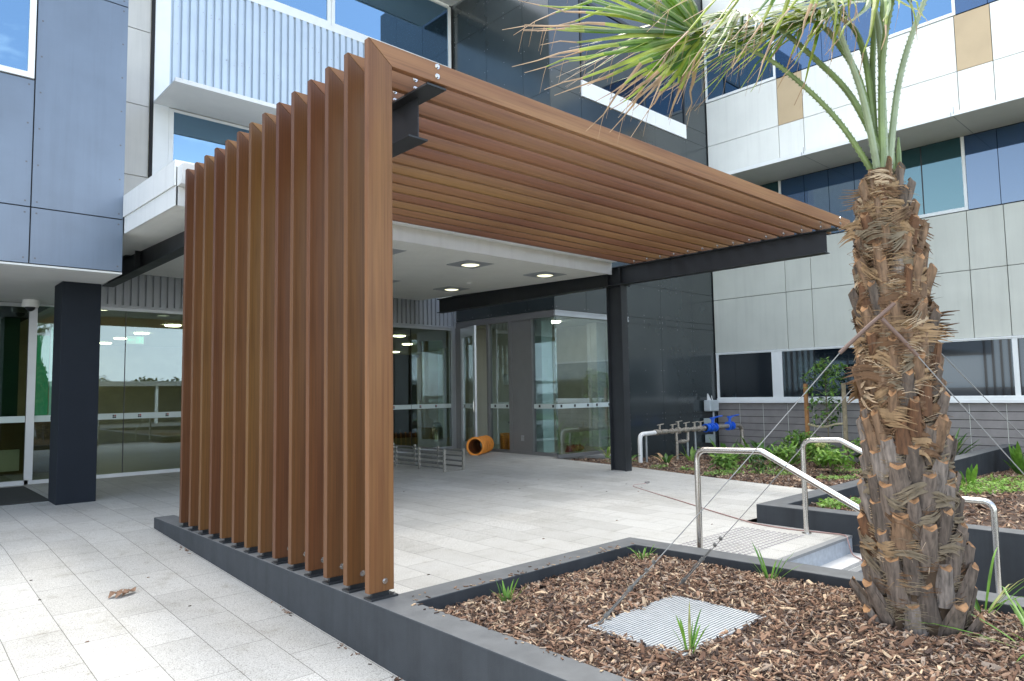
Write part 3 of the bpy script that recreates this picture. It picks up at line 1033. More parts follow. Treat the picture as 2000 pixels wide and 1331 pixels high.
b.box(1.35, 8.2, 8.38, YB - 0.035, 6.70, 6.735)
b.box(1.345, 8.2, 8.365, 8.40, 6.69, 6.765)
b.box(3.9, 3.91, 8.36, 8.37, 6.7, 6.86)
b.box(1.46, 1.47, 8.36, 8.37, 6.74, 6.86)
b.build('sun_hood', SOFF, rb)
b = MB(); b.box(1.35, 8.2, 8.38, YB - 0.035, 11.1, 11.14); b.box(1.345, 8.2, 8.365, 8.40, 11.08, 11.16); b.build('sun_hood', SOFF, rb)
for x0, x1, z0, z1 in ((1.622, 4.885, 9.424, 11.08), (4.895, 8.198, 9.424, 11.08), (1.622, 4.885, 4.02, 6.695), (4.895, 8.198, 4.02, 6.695)):
    b = MB()
    w_, ya, yc = 0.085, YB - 0.01, YB + 0.05
    ring = [(x0, z0), (x1, z0), (x1, z1), (x0, z1)]
    inn_ = [(x0 + w_, z0 + w_), (x1 - w_, z0 + w_), (x1 - w_, z1 - 0.05), (x0 + w_, z1 - 0.05)]
    b.add([(x, y, z) for y in (ya, yc) for x, z in ring] + [(x, y, z) for y in (ya, yc) for x, z in inn_],
          [f_ for i in range(4) for j in ((i + 1) % 4,) for f_ in ((i, j, 8 + j, 8 + i), (4 + j, 4 + i, 12 + i, 12 + j), (j, i, 4 + i, 4 + j), (8 + i, 8 + j, 12 + j, 12 + i))])
    wf = b.build('window', WTRIM, rb)
    b = MB(); b.box(x0 + w_, x1 - w_, YB + 0.012, YB + 0.022, z0 + w_, z1 - 0.05); b.build('pane', SKYG, wf)
b = MB(); corrugated(b, -0.4, 8.22, YB + 0.05, 3.0, 3.66, 0.12, 0.04); b.box(-0.4, 8.22, YB + 0.0, YB + 0.06, 2.955, 3.0)
b.build('ribbed_spandrel', METALG, rb)
b = MB(); b.box(-6, 14, YB + 0.11, 20.5, 0.0, 0.048); b.box(8.27, 14, 6.3, YB + 0.11, 0.0, 0.046); b.build('lobby_floor', LOBF, rb)
b = MB(); b.box(-6, 14, YB + 0.07, 20.5, 3.03, 3.12); b.box(8.33, 14, 6.62, YB + 0.07, 3.03, 3.12); b.build('lobby_ceiling', SOFF, rb)

LBX = [-0.85, -0.34, 1.01, 2.95, 4.9, 6.98, 8.14]
gwl = thing('glass_wall', 'frameless glass entrance wall under the canopy, with frosted dotted band', 'glass wall', (4, YB + 0.1, 0.05))
b = MB()
for x in (-2.9, -0.34):
    b.box(x - 0.055, x + 0.055, YB + 0.02, YB + 0.11, 0.05, 2.93)
b.box(-6, -0.34, YB + 0.02, YB + 0.11, 0.045, 0.12)
b.box(-0.285, 8.2, YB + 0.03, YB + 0.11, 0.045, 0.11)
b.box(-0.285, 8.2, YB + 0.03, YB + 0.11, 2.90, 2.956)
b.box(-6, -0.395, YB + 0.03, YB + 0.11, 2.87, 2.93)
b.box(8.14, 8.30, YB + 0.002, YB + 0.12, 0.045, 2.955)
b.box(8.20, 8.32, YB - 0.015, YB + 0.12, 2.956, 3.7)
b.build('frame', ALU, gwl)
edges = [-6.0, -2.955, -2.845, -0.395, -0.285, 1.01, 2.95, 4.9, 6.98, 8.14]
for a, c in zip(edges, edges[1:]):
    if abs(c - a - 0.11) < 0.02:
        continue
    b = MB(); b.box(a + 0.006, c - 0.006, YB + 0.060, YB + 0.070, 0.11, 2.91)
    p = b.build('pane', LOBG, gwl)
    b = MB()
    b.box(a + 0.006, c - 0.006, YB + 0.055, YB + 0.0595, 1.03, 1.13)
    xx = a + 0.25
    while xx < c - 0.1:
        b.box(xx - 0.026, xx - 0.002, YB + 0.052, YB + 0.0552, 1.052, 1.077, 1)
        b.box(xx + 0.002, xx + 0.026, YB + 0.052, YB + 0.0552, 1.052, 1.077, 1)
        b.box(xx - 0.026, xx - 0.002, YB + 0.052, YB + 0.0552, 1.082, 1.107, 1)
        b.box(xx + 0.002, xx + 0.026, YB + 0.052, YB + 0.0552, 1.082, 1.107, 2)
        xx += 0.45
    b.build('frosted_band', [BAND, BLACK, REDV], p)
    b = MB(); b.box(c - 0.006, c + 0.006, YB + 0.056, YB + 0.074, 0.11, 2.90)
    b.build('joint', BLACK, p)

# lobby things
for k, (x, y, lb) in enumerate(((0.85, 10.5, 'left end of the lobby, closest to the glass'), (2.8, 13.05, 'second row inside the glass'), (2.8, 15.5, 'third row inside the glass'),
                                (2.8, 17.45, 'fourth row inside the glass'), (2.85, 19.4, 'last row by the back wall'), (8.77, 12.85, 'beyond the right end of the glass wall'),
                                (10.85, 15.5, 'middle of the right lobby'), (12.86, 19.3, 'far right back of the lobby'), (4.8, 13.05, 'behind the timber uprights'),
                                (6.8, 15.5, 'above the dark lobby panel'), (9.6, 7.6, 'inside the glass vestibule'), (0.85, 13.05, 'left lobby above the desk'))):
    b = MB(); b.tube([(x, y, 3.0285), (x, y, 3.012), (x, y, 3.0)], [0.17, 0.17, 0.15], 20)
    tag(b.build('ceiling_light', LAMP), 'round lit ceiling light, %s' % lb, 'ceiling light', 'round lights on the lobby ceiling')
dk = thing('reception_desk', 'brown reception desk seen through the left glass door', 'desk', (-1.1, 11.6, 0.05))
b = MB(); b.box(-2.6, 0.6, 11.6, 12.2, 0.05, 1.0); b.build('front', LOBT, dk)
b = MB(); b.box(-2.7, 0.7, 11.5, 12.3, 1.0, 1.05); b.build('top', CREAM, dk)
b = MB(); b.box(-2.0, -0.2, 11.58, 11.598, 0.12, 0.5); b.build('panel', WHITEG, dk)
dp = MB(); dp.box(-4.0, -0.12, 12.6, 12.7, 0.05, 3.02)
tag(dp.build('lobby_partition', simple('deep_teal_wall', (0.03, 0.10, 0.075), 0.5)), 'deep teal green wall behind the reception desk at far left', 'partition')
gp = thing('lit_green_screen', 'glowing green and pale blue glass screen behind the dark column', 'screen', (0.0, 12.0, 0.8))
b = MB()
for q in range(9):
    b.box(-0.03 + q * 0.022, -0.013 + q * 0.022, 11.3, 11.33 + 0.015 * (q % 2), 1.06, 2.55)
b.build('green_slats', GREENP, gp)
b = MB(); b.box(0.175, 0.62, 11.28, 11.3, 1.06, 2.7); b.build('sign_panel', CYANP, gp)
b = MB()
rr2 = random.Random(3)
b.box(0.30, 0.42, 11.274, 11.28, 2.38, 2.50)
for q in range(9):
    z = 2.22 - q * 0.12
    b.box(0.27, 0.285, 11.274, 11.28, z - 0.09, z)
    b.box(0.285, 0.36, 11.274, 11.28, z - 0.012, z)
    if q % 2:
        b.box(0.285, 0.36, 11.274, 11.28, z - 0.055, z - 0.043)
    if q % 3:
        b.box(0.36, 0.375, 11.274, 11.28, z - 0.09, z)
b.build('lettering', BLACK, gp)
ex = thing('exit_sign', 'small hanging green exit sign with arrow and running figure in the lobby', 'exit sign', (2.28, 14.0, 2.6))
b = MB(); b.box(2.10, 2.46, 14.0, 14.03, 2.64, 2.82); b.build('panel', simple('exit_sign_back', (0.35, 0.55, 0.5), 0.4, emit=0.3), ex)
b = MB()
b.box(2.13, 2.25, 13.992, 14.0, 2.722, 2.738)
b.prism([(2.12, 13.992, 2.73), (2.165, 13.992, 2.765), (2.165, 13.992, 2.695)], (0, 0.008, 0))
b.box(2.30, 2.315, 13.992, 14.0, 2.66, 2.80); b.box(2.425, 2.44, 13.992, 14.0, 2.66, 2.80); b.box(2.315, 2.425, 13.992, 14.0, 2.785, 2.80)
cyl(b, (2.375, 14.0, 2.768), (0, -1, 0), 0.013, 0.008, 10)
b.obox((2.368, 13.996, 2.73), (0.012, 0, 0.004), (0, 0.004, 0), (-0.006, 0, 0.028))
b.obox((2.355, 13.996, 2.685), (0.007, 0, 0), (0, 0.004, 0), (0.012, 0, 0.024))
b.obox((2.388, 13.996, 2.688), (0.007, 0, 0), (0, 0.004, 0), (-0.012, 0, 0.022))
b.obox((2.395, 13.996, 2.74), (0.02, 0, -0.008), (0, 0.004, 0), (0, 0, 0.005))
b.build('pictogram', EXITG, ex)
b = MB(); b.box(2.27, 2.285, 14.01, 14.02, 2.82, 3.029); b.build('hanger', ALU, ex)
dp = MB(); dp.box(9.2, 10.3, 14.2, 14.6, 0.05, 2.5); dp.box(9.15, 10.35, 14.15, 14.65, 2.5, 2.58)
tag(dp.build('lobby_partition', LOBD), 'dark timber partition in the lobby behind the glass', 'partition')
dp = MB(); dp.box(10.6, 11.3, 13.2, 13.5, 0.05, 2.75); dp.box(10.6, 11.3, 13.19, 13.2, 1.3, 1.34)
tag(dp.build('pale_column', TEALW), 'pale teal flat column in the lobby right of the dark partition', 'column')
bn = thing('bench', 'dark low bench seat inside the lobby left of the urn', 'bench', (7.6, 12.4, 0.05))
b = MB(); b.box(7.3, 8.1, 12.2, 12.7, 0.42, 0.86); b.build('seat', LOBD, bn)
for x in (7.32, 8.06):
    b = MB(); b.box(x, x + 0.03, 12.2, 12.23, 0.05, 0.42); b.build('leg', BLACK, bn)
    b = MB(); b.box(x, x + 0.03, 12.66, 12.69, 0.05, 0.42); b.build('leg', BLACK, bn)
ur = thing('urn', 'silver metal canister standing on the lobby floor behind the glass', 'canister', (9.5, 12.1, 0.05))
b = MB(); b.tube([(9.5, 12.1, 0.05), (9.5, 12.1, 0.40), (9.5, 12.1, 0.46)], [0.17, 0.17, 0.13], 20); b.build('body', SS, ur, smooth=True)
b = MB(); b.tube([(9.5, 12.1, 0.46), (9.5, 12.1, 0.54), (9.5, 12.1, 0.57)], [0.13, 0.12, 0.05], 20); b.build('lid', GALV, ur, smooth=True)

# ------------------------------------------------------------------ dark clad building with glass vestibule
XV, YV, XW = 8.25, 6.26, 14.45
db = thing('dark_clad_building', 'glossy charcoal panel clad building corner above the glass vestibule', 'building', (11, 8, 0))
b = MB()
b.box(XV + 0.04, XW + 0.02, YV + 0.05, YV + 0.35, 3.11, 12.3)
b.box(XV + 0.04, XV + 0.3, YV + 0.35, 9.9, 3.36, 12.3)
b.box(10.7, XW + 0.02, YV + 0.05, YV + 0.35, -0.5, 3.36)
b.box(XV + 0.04, XW, YV + 0.35, 9.9, 12.2, 12.3)
b.build('wall', DBACK, db)
b = MB()
uf = [XV + 0.022, 9.27, 10.67, 12.045, 13.42, XW - 0.004]
zf_ = [3.045, 3.36, 5.3, 7.95, 8.37, 10.4, 12.3]
panels(b, 'y', YV + 0.05, uf, [3.10, 3.88, 5.6, 7.98], -1, rivets=1, th=0.03, gap=0.008)
panels(b, 'y', YV + 0.05, uf, [7.98, 8.36], -1, pick=lambda i, j: 0 if i in (0, 4) else None, rivets=1, th=0.03, gap=0.008)
panels(b, 'y', YV + 0.05, uf, [8.36, 10.3, 12.3], -1, pick=lambda i, j: 0 if (i in (0, 4) or j == 1) else None, th=0.03, gap=0.008)
panels(b, 'y', YV + 0.05, [10.67, 12.045, 13.42, XW - 0.004], [-0.45, 0.75, 2.94, 3.10], -1, rivets=1, th=0.03, gap=0.008)
panels(b, 'x', XV + 0.04, [YV + 0.02, 7.1, 8.35, 9.6], [3.10, 5.5, 7.85, 10.1, 12.3], -1, rivets=1, th=0.03, gap=0.008)
b.build('cladding', [DARK, simple('dark_rivet', (0.12, 0.12, 0.13), 0.4)], db)
b = MB()
for a, c in zip(uf[1:5], uf[2:5]):
    b.box(a + 0.004, c - 0.004, YV - 0.01, YV + 0.05, 7.985, 8.355)
b.build('white_band', simple('bright_white_panel', (0.86, 0.87, 0.87), 0.3, var=0.02), db)
b = MB()
b.box(9.27, 9.33, YV + 0.0, YV + 0.05, 8.37, 10.3); b.box(13.36, 13.42, YV, YV + 0.05, 8.37, 10.3); b.box(9.33, 13.36, YV, YV + 0.05, 10.22, 10.3)
wf = b.build('window', STEEL, db)
b = MB(); b.box(9.33, 13.36, YV + 0.025, YV + 0.035, 8.362, 10.22); b.build('pane', DKG, wf)

vs_ = thing('glass_vestibule', 'glass vestibule corner with grey framed doors under the dark cladding', 'vestibule', (XV, YV, 0.03))
b = MB()
# head and sill rails, side face
b.box(XV, XV + 0.10, YV + 0.02, 9.62, 2.955, 3.09)
b.box(XV + 0.001, XV + 0.10, YV + 0.05, 8.42, 0.03, 0.10)
for y0, y1 in ((9.40, 9.62), (8.40, 8.47), (7.62, 7.72), (6.98, 7.02)):
    b.box(XV - 0.004, XV + 0.105, y0, y1, 0.03, 2.954)
# front face
b.box(XV + 0.02, 10.70, YV + 0.0, YV + 0.10, 0.0, 0.07)
b.build('frame', ALUD, vs_)
b = MB()
b.box(XV - 0.03, 10.70, YV - 0.03, YV + 0.018, 2.965, 3.005)
b.box(XV - 0.02, 10.70, YV - 0.015, YV + 0.018, 3.005, 3.06)
b.box(XV - 0.03, 10.70, YV - 0.03, YV + 0.018, 3.06, 3.085)
b.build('head_trim', ALU, vs_)
b = MB(); b.box(XV + 0.01, XV + 0.06, 7.02, 7.62, 0.10, 2.954); b.build('solid_panel', ALUD, vs_)
b = MB(); b.box(XV + 0.002, XV + 0.012, 7.27, 7.36, 0.32, 0.44); b.build('socket_plate', GALV, vs_)
for q, (y0, y1) in enumerate(((7.72, 8.40), (6.29, 6.98))):
    b = MB(); b.box(XV + 0.05, XV + 0.06, y0, y1, 0.10, 2.954); p = b.build('pane', VESG, vs_)
    b = MB(); b.box(XV + 0.045, XV + 0.0495, y0, y1, 1.02, 1.12)
    for yy in (y0 + 0.12, y0 + 0.52):
        b.box(XV + 0.040, XV + 0.0452, yy - 0.026, yy + 0.026, 1.045, 1.10, 1)
    b.build('frosted_band', [BAND, BLACK], p)
for q, (x0, x1) in enumerate(((XV + 0.02, 9.40), (9.41, 10.69))):
    b = MB(); b.box(x0, x1, YV + 0.04, YV + 0.05, 0.07, 2.964); p = b.build('pane', VESG, vs_)
    b = MB(); b.box(x0, x1, YV + 0.035, YV + 0.0395, 1.02, 1.12)
    for xx in np.arange(x0 + 0.15, x1 - 0.05, 0.42):
        b.box(xx - 0.026, xx + 0.026, YV + 0.030, YV + 0.0352, 1.045, 1.10, 1)
    b.build('frosted_band', [BAND, BLACK], p)
b = MB(); b.box(XV + 0.10, XV + 0.11, 7.80, 8.0, 1.55, 1.78); b.build('paper_notice', WHITEG, vs_)
# open door leaf
dl = MB()
hx, hy = XV - 0.005, 9.40
dx, dy = -0.27, -0.86
Lr = math.hypot(dx, dy)
ex_, ey_ = Vector((dx / Lr, dy / Lr, 0)), Vector((-dy / Lr, dx / Lr, 0))


def dbox(mb, a0, a1, z0, z1, t=0.022, mi=0, off=0.0):
    c = Vector((hx, hy, (z0 + z1) / 2)) + ex_ * (a0 + a1) / 2 + ey_ * off
    mb.obox(c, ex_ * (a1 - a0) / 2, ey_ * t, Vector((0, 0, (z1 - z0) / 2)), mi)


for a0, a1, z0, z1 in ((0.01, 0.12, 0.06, 2.93), (0.78, 0.90, 0.06, 2.93), (0.12, 0.78, 0.06, 0.24), (0.12, 0.78, 2.70, 2.93)):
    dbox(dl, a0, a1, z0, z1)
door = dl.build('door', ALU, vs_)
b = MB(); dbox(b, 0.12, 0.78, 0.24, 2.70, 0.005); b.build('pane', VESG, door)
b = MB(); dbox(b, 0.12, 0.78, 1.02, 1.12, 0.002, 0, -0.009); dbox(b, 0.2, 0.25, 1.045, 1.10, 0.001, 1, -0.013); dbox(b, 0.6, 0.65, 1.045, 1.10, 0.001, 1, -0.013)
b.build('frosted_band', [BAND, BLACK], door)
b = MB(); dbox(b, 0.82, 0.86, 0.95, 1.2, 0.012, 0, -0.04); dbox(b, 0.80, 0.87, 1.04, 1.07, 0.01, 0, -0.05); b.build('handle', SS, door)
# inside the vestibule
v = MB(); v.box(8.62, 8.96, 7.04, 7.36, 0.05, 3.02); tag(v.build('pale_column', TEALW), 'pale teal column standing inside the glass vestibule corner', 'column')
v = MB(); v.box(8.9, 14.0, 9.9, 10.0, 0.05, 3.02); tag(v.build('lobby_partition', CREAM), 'cream partition wall inside the glass vestibule', 'partition')
v = MB(); v.box(10.9, 11.0, 6.65, 9.85, 0.05, 3.02); tag(v.build('lobby_partition', LOBW), 'beige side wall inside the vestibule behind the black column', 'partition')
v = MB(); v.box(10.55, 10.88, 7.1, 7.4, 0.05, 3.02); tag(v.build('white_column', WHITEG), 'white column inside the vestibule right beside the black steel column', 'column')
v = thing('bin', 'dark grey tall bin behind the glass sidelight', 'bin', (8.7, 7.95, 0.05))
b = MB(); b.prism([(8.55, 7.80, 0.05), (8.80, 7.80, 0.05), (8.80, 8.05, 0.05), (8.55, 8.05, 0.05)], (0, 0, 0.62)); b.build('body', BLACK, v)
b = MB(); b.box(8.53, 8.82, 7.78, 8.07, 0.67, 0.71); b.build('lid', simple('bin_lid', (0.05, 0.05, 0.055), 0.4), v)
v = MB()
for q in range(7):
    v.tube([(8.62 + 0.11 * math.cos(R(30 * j)) + 0.0, 8.26 + 0.11 * math.sin(R(30 * j)), 0.08 + q * 0.055) for j in range(13)], 0.032, 7, cap=False)
tag(v.build('coiled_bag', ORANGE, smooth=True), 'orange bundled duct standing inside the glass sidelight beside the bin', 'bundle')
v = MB()
for q in range(5):
    v.tube([(9.05 + q * 0.1, 6.75, 0.06), (9.05 + q * 0.1, 6.72, 0.16), (9.12 + q * 0.1, 6.7, 0.10)], 0.05, 7)
tag(v.build('red_bundle', REDV, smooth=True), 'dark red bundle on the vestibule floor by the pale column', 'bundle')

# ------------------------------------------------------------------ white building, right
wb = thing('white_clad_building', 'white and tan panel clad building on the right with blue window bands', 'building', (17, 0, 0))
b = MB(); b.box(XW + 0.05, 20, -16, 6.6, -0.5, 12.3); b.build('wall', DBACK, wb)
yb = [6.255, 4.23, 3.585, 0.275, -0.37, -3.68, -4.33, -7.64, -8.29, -11.6, -16]
TANI = {1, 3, 5, 7}
b = MB()
panels(b, 'x', XW + 0.05, yb, [6.60, 8.0, 9.22], -1, pick=lambda i, j: None if (j == 1 and i in TANI) else 0, th=0.05, gap=0.014)
b.build('upper_cladding', WHITEP, wb)
for i in sorted(TANI):
    b = MB()
    panels(b, 'x', XW + 0.05, [yb[i], yb[i + 1]], [8.0, 9.22], -1, th=0.05, gap=0.014)
    b.build('tan_panel', TAN, wb)
b = MB()
panels(b, 'x', XW + 0.05, yb, [2.335, 3.75, 5.0], -1, th=0.05, gap=0.014)
b.build('lower_cladding', PALEP, wb)
b = MB()
panels(b, 'x', XW + 0.05, [6.255 - 0.645 * q for q in range(35)], [1.0 - 0.172 * q for q in range(9, -1, -1)], -1, th=0.045, gap=0.013)
for q in range(1, 34):
    b.box(XW + 0.001, XW + 0.004, 6.255 - 0.645 * q - 0.005, 6.255 - 0.645 * q + 0.005, -0.5, 0.99, 1)
b.build('board_base', [BRICKB, PALEP], wb)
b = MB()
for z0, z1, d in ((1.005, 1.07, 0.07), (1.07, 1.125, 0.045), (2.305, 2.335, 0.03), (2.28, 2.304, 0.015)):
    b.box(XW - d, XW + 0.05, -16, 6.24, z0, z1)
b.build('window_trim', WTRIM, wb)
for y0, y1, e0, e1 in ((4.68, 6.17, 0.135, 0.07), (-0.36, 4.41, 0.045, 0.135), (-4.35, -0.45, 0.12, 0.045), (-8.3, -4.6, 0.12, 0.12), (-11.9, -8.6, 0.12, 0.12)):
    wl = MB()
    wl.box(XW - 0.01, XW + 0.05, y0 - e0, y0, 1.125, 2.28)
    wl.box(XW - 0.01, XW + 0.05, y1, y1 + e1, 1.125, 2.28)
    wl.box(XW - 0.006, XW + 0.05, y0, y1, 1.126, 1.15)
    wf = wl.build('window', WTRIM, wb)
    b = MB(); b.box(XW + 0.010, XW + 0.018, y0, y1, 1.15, 2.28); b.build('pane', DKG, wf)


def band(z0, z1, gls):
    vis = []
    for i in (0, 2, 4, 6, 8):
        ya, yc = yb[i], yb[i + 1]
        va, vb_ = (6.2, 4.30) if i == 0 else (yc + 1.55, yc + 0.02)
        vis.append((vb_, va))
        mb = MB()
        mb.box(XW - 0.008, XW + 0.05, vb_ - 0.06, vb_, z0, z1)
        mb.box(XW - 0.008, XW + 0.05, vb_, va, z0, z0 + 0.07)
        mb.box(XW - 0.008, XW + 0.05, va, va + 0.06, z0, z1)
        f = mb.build('window', WTRIM, wb)
        q = MB(); q.box(XW + 0.008, XW + 0.016, vb_, va, z0 + 0.07, z1); q.build('pane', gls, f)
        q = MB(); q.box(XW + 0.004, XW + 0.012, (vb_ + va) / 2 - 0.012, (vb_ + va) / 2 + 0.012, z0 + 0.07, z1); q.build('mullion', BLACK, f)
    for k in range(len(vis)):
        top = vis[k][0] - 0.06
        bot = vis[k + 1][1] + 0.06 if k + 1 < len(vis) else -16
        nn = max(1, round((top - bot) / 0.65))
        sp_ = MB()
        panels(sp_, 'x', XW + 0.05, list(np.linspace(top, bot, nn + 1)), [z0, z1], -1, th=0.045, gap=0.012)
        sp_.build('blue_spandrel', BLUEG, wb)


band(5.012, 6.58, TEALG)
band(9.235, 10.9, SKYG)
b = MB()
panels(b, 'x', XW + 0.05, yb, [10.92, 12.3], -1, th=0.05, gap=0.014)
b.build('parapet_cladding', WHITEP, wb)
b = MB()
b.box(13.02, XW - 0.004, -16, 6.22, 6.585, 6.63)
b.box(13.0, 13.02, -16, 6.225, 6.58, 6.665, 1)
for y in (5.6, 3.0, 0.05, -2.6, -5.2):
    b.box(13.02, XW - 0.006, y - 0.006, y + 0.006, 6.581, 6.586, 2)
    b.box(12.994, 13.0, y - 0.03, y - 0.015, 6.62, 6.76, 2)
    b.box(12.994, 13.0, y + 0.02, y + 0.03, 6.58, 6.66, 2)
b.build('sun_hood', [SOFF, WTRIM, GALV], wb)

# ------------------------------------------------------------------ handrails
def handrail(x, y0, zb, label):
    h = thing('handrail', label, 'handrail', (x, y0, zb[0]), 'stainless handrails beside the steps')
    p = fillet([(x, y0, zb[0]), (x, y0, 0.875), (x, -1.02, 0.89)], 0.09, 7)[:-1]
    p += fillet([(x, -1.00, 0.889), (x, -1.07, 0.89), (x, -1.93, 0.45), (x, -2.0, 0.45)], 0.02, 2)
    p += fillet([(x, -2.05, 0.45), (x, -2.235, 0.452), (x, -2.235, zb[1])], 0.09, 7)
    b = MB(); b.tube(p, 0.0245, 16); b.build('rail', SS, h, smooth=True)
    for y, z in ((y0, zb[0]), (-2.235, zb[1])):
        b = MB(); cyl(b, (x, y, z), (0, 0, 1), 0.045, 0.006, 18); b.build('base_flange', SS, h, smooth=True)
    b = MB()
    for q in (0.12, 0.55, 0.93):
        c = Vector((x, -1.07, 0.89)).lerp(Vector((x, -1.93, 0.45)), q)
        d = Vector((0, -0.86, -0.44)).normalized()
        cyl(b, c - d * 0.002, d, 0.0252, 0.004, 16)
    b.build('joint_ring', GALV, h)


handrail(2.845, -0.49, (0.0, -0.465), 'stainless handrail left of the steps, beside the near planter')
handrail(4.315, -0.715, (0.0, -0.465), 'stainless handrail right of the steps, beside the far planter wall')

# ------------------------------------------------------------------ extension cord
cd = thing('extension_cord', 'thin pinkish cord lying across the pale terrace to the steps', 'cord', (5.2, 1.0, 0))
pth = [(6.19, 2.53, 0.008), (6.0, 2.57, 0.008), (5.84, 2.49, 0.008), (5.72, 2.30, 0.008), (5.42, 1.75, 0.008), (5.10, 1.15, 0.008), (4.80, 0.62, 0.008), (4.50, 0.05, 0.008),
       (4.40, -0.2, 0.008), (4.37, -0.55, 0.008), (4.42, -0.85, 0.008), (4.40, -1.03, 0.012), (4.36, -1.075, -0.03), (4.33, -1.12, -0.13), (4.25, -1.22, -0.146), (4.1, -1.33, -0.146), (4.0, -1.37, -0.2), (3.9, -1.42, -0.30), (3.6, -1.6, -0.302)]
b = MB(); b.tube(smooth_path(pth, 8), 0.006, 6); b.build('cable', CORD, cd, smooth=True)
b = MB(); b.obox((6.235, 2.545, 0.016), (0.04, 0.012, 0), (-0.006, 0.02, 0), (0, 0, 0.016)); b.tube([(6.27, 2.55, 0.016), (6.30, 2.555, 0.016)], 0.014, 8)
b.build('plug', simple('plug_grey', (0.25, 0.23, 0.22), 0.5), cd)

# ------------------------------------------------------------------ low rail rack, duct
rk = thing('low_rail_rack', 'low open stainless rack of horizontal bars standing on the terrace', 'rack', (5.3, 7.3, 0))
pz = terz(6.0)
for x in (5.08, 5.50):
    for k in range(5):
        y = 5.94 + k * 0.74
        b = MB(); b.box(x - 0.018, x + 0.018, y - 0.018, y + 0.018, pz, pz + 0.385); b.build('post', SS, rk)
    for z in (0.05, 0.14, 0.23, 0.32):
        b = MB(); b.box(x - 0.008, x + 0.008, 5.958, 8.88, pz + z, pz + z + 0.028); b.build('bar', DULL, rk)
for y in (5.94, 8.90):
    b = MB(); b.box(5.10, 5.48, y - 0.012, y + 0.012, pz + 0.004, pz + 0.026); b.build('cross_bar', SS, rk)
dt = MB()
ca, cb = Vector((7.42, 7.92, 0.225)), Vector((8.10, 8.34, 0.225))
dax = (cb - ca).normalized()
dt.tube([ca, cb], [0.160, 0.160], 32, 1, cap=False)  # core in a darker orange, showing in the grooves between ribs
dt.tube([ca, cb], [0.150, 0.150], 32, 1, cap=False)
q1 = dax.orthogonal().normalized(); q2 = dax.cross(q1)
for k in range(7):
    p = ca.lerp(cb, k / 6.5)
    rr_ = 0.172 + (0.010 if k == 0 else 0.003 * math.sin(k * 2.1))
    dt.tube([p + (q1 * math.cos(R(11.25 * j)) + q2 * math.sin(R(11.25 * j))) * rr_ + dax * 0.006 * math.sin(R(11.25 * j) + k) for j in range(33)], 0.021 if k else 0.026, 8, 0, cap=False)
tag(dt.build('ventilation_duct', [ORANGE, simple('duct_dark_core', (0.20, 0.055, 0.012), 0.7)], smooth=True), 'orange ribbed flexible duct lying at the open glass door', 'duct')

# ------------------------------------------------------------------ water pipes
pp = thing('water_pipes', 'bronze water pipe run with two blue valves and white legs by the dark wall', 'pipework', (11.6, 5.2, -0.2))
yP = 5.2
b = MB(); b.tube(fillet([(9.62, yP, -0.25), (9.62, yP, 0.455), (10.15, yP, 0.465)], 0.12, 6), 0.047, 12); b.build('white_pipe', WHITEG, pp, smooth=True)
b = MB()
b.tube([(10.1, yP, 0.465), (12.15, yP, 0.475)], 0.040, 12)
for x, r, l in ((10.15, 0.062, 0.10), (10.36, 0.052, 0.22), (10.75, 0.06, 0.06), (10.98, 0.075, 0.08), (11.25, 0.055, 0.16), (11.62, 0.058, 0.10), (11.86, 0.066, 0.07), (12.02, 0.06, 0.05), (12.12, 0.075, 0.03)):
    cyl(b, (x, yP, 0.47), (1, 0, 0), r, l, 12)
for x, h in ((10.3, 0.12), (10.78, 0.10), (11.0, 0.16), (11.3, 0.12), (11.65, 0.12), (11.9, 0.12)):
    cyl(b, (x + 0.03, yP, 0.5), (0, 0, 1), 0.02, h, 8)
    b.tube([(x - 0.06, yP, 0.5 + h), (x + 0.14, yP - 0.03, 0.5 + h + 0.02)], 0.010, 6)
b.tube(fillet([(10.95, yP, 0.45), (10.95, yP, 0.22), (11.4, yP, 0.22), (11.4, yP, 0.45)], 0.05, 4), 0.028, 10)
b.tube([(10.96, yP, 0.22), (10.96, yP, -0.2)], 0.03, 8)
cyl(b, (11.1, yP, 0.22), (1, 0, 0), 0.045, 0.16, 10)
b.build('bronze_manifold', BRONZE, pp, smooth=True)
for x in (9.86, 11.72, 11.40):
    b = MB(); cyl(b, (x, yP + 0.02, -0.25), (0, 0, 1), 0.026, 0.69, 10); b.build('leg', GALV, pp, smooth=True)
for x, hb in ((12.45, 0), (13.22, 0)):
    b = MB()
    for d in (-0.10, 0.07):
        cyl(b, (x + d, yP, 0.475), (1, 0, 0), 0.105, 0.03, 18)
    b.tube([(x - 0.08, yP, 0.475), (x, yP, 0.475), (x + 0.08, yP, 0.475)], [0.06, 0.085, 0.06], 16)
    cyl(b, (x, yP, 0.52), (0, 0, 1), 0.035, 0.17, 12)
    vl = b.build('valve', BLUEV, pp, smooth=True)
    b = MB(); b.obox((x + 0.15, yP - 0.02, 0.715), (0.19, -0.02, 0.02), (0.003, 0.03, 0), (0, 0, 0.012)); b.obox((x, yP, 0.69), (0.045, 0, 0), (0, 0.045, 0), (0, 0, 0.02))
    b.build('handle', BLUEV, vl)
b = MB()
for d in (-0.05, 0.12):
    cyl(b, (12.17 + d, yP, 0.475), (1, 0, 0), 0.10, 0.035, 16)
b.tube([(12.15, yP, 0.475), (12.22, yP, 0.475), (12.30, yP, 0.475)], [0.06, 0.09, 0.06], 14)
b.build('flange', BLUEV, pp, smooth=True)
b = MB(); b.tube(fillet([(12.55, yP, 0.475), (13.66, yP, 0.475), (13.78, yP, 0.40), (13.78, yP, -0.3)], 0.15, 6), 0.05, 12); b.build('outlet_pipe', BRONZE, pp, smooth=True)
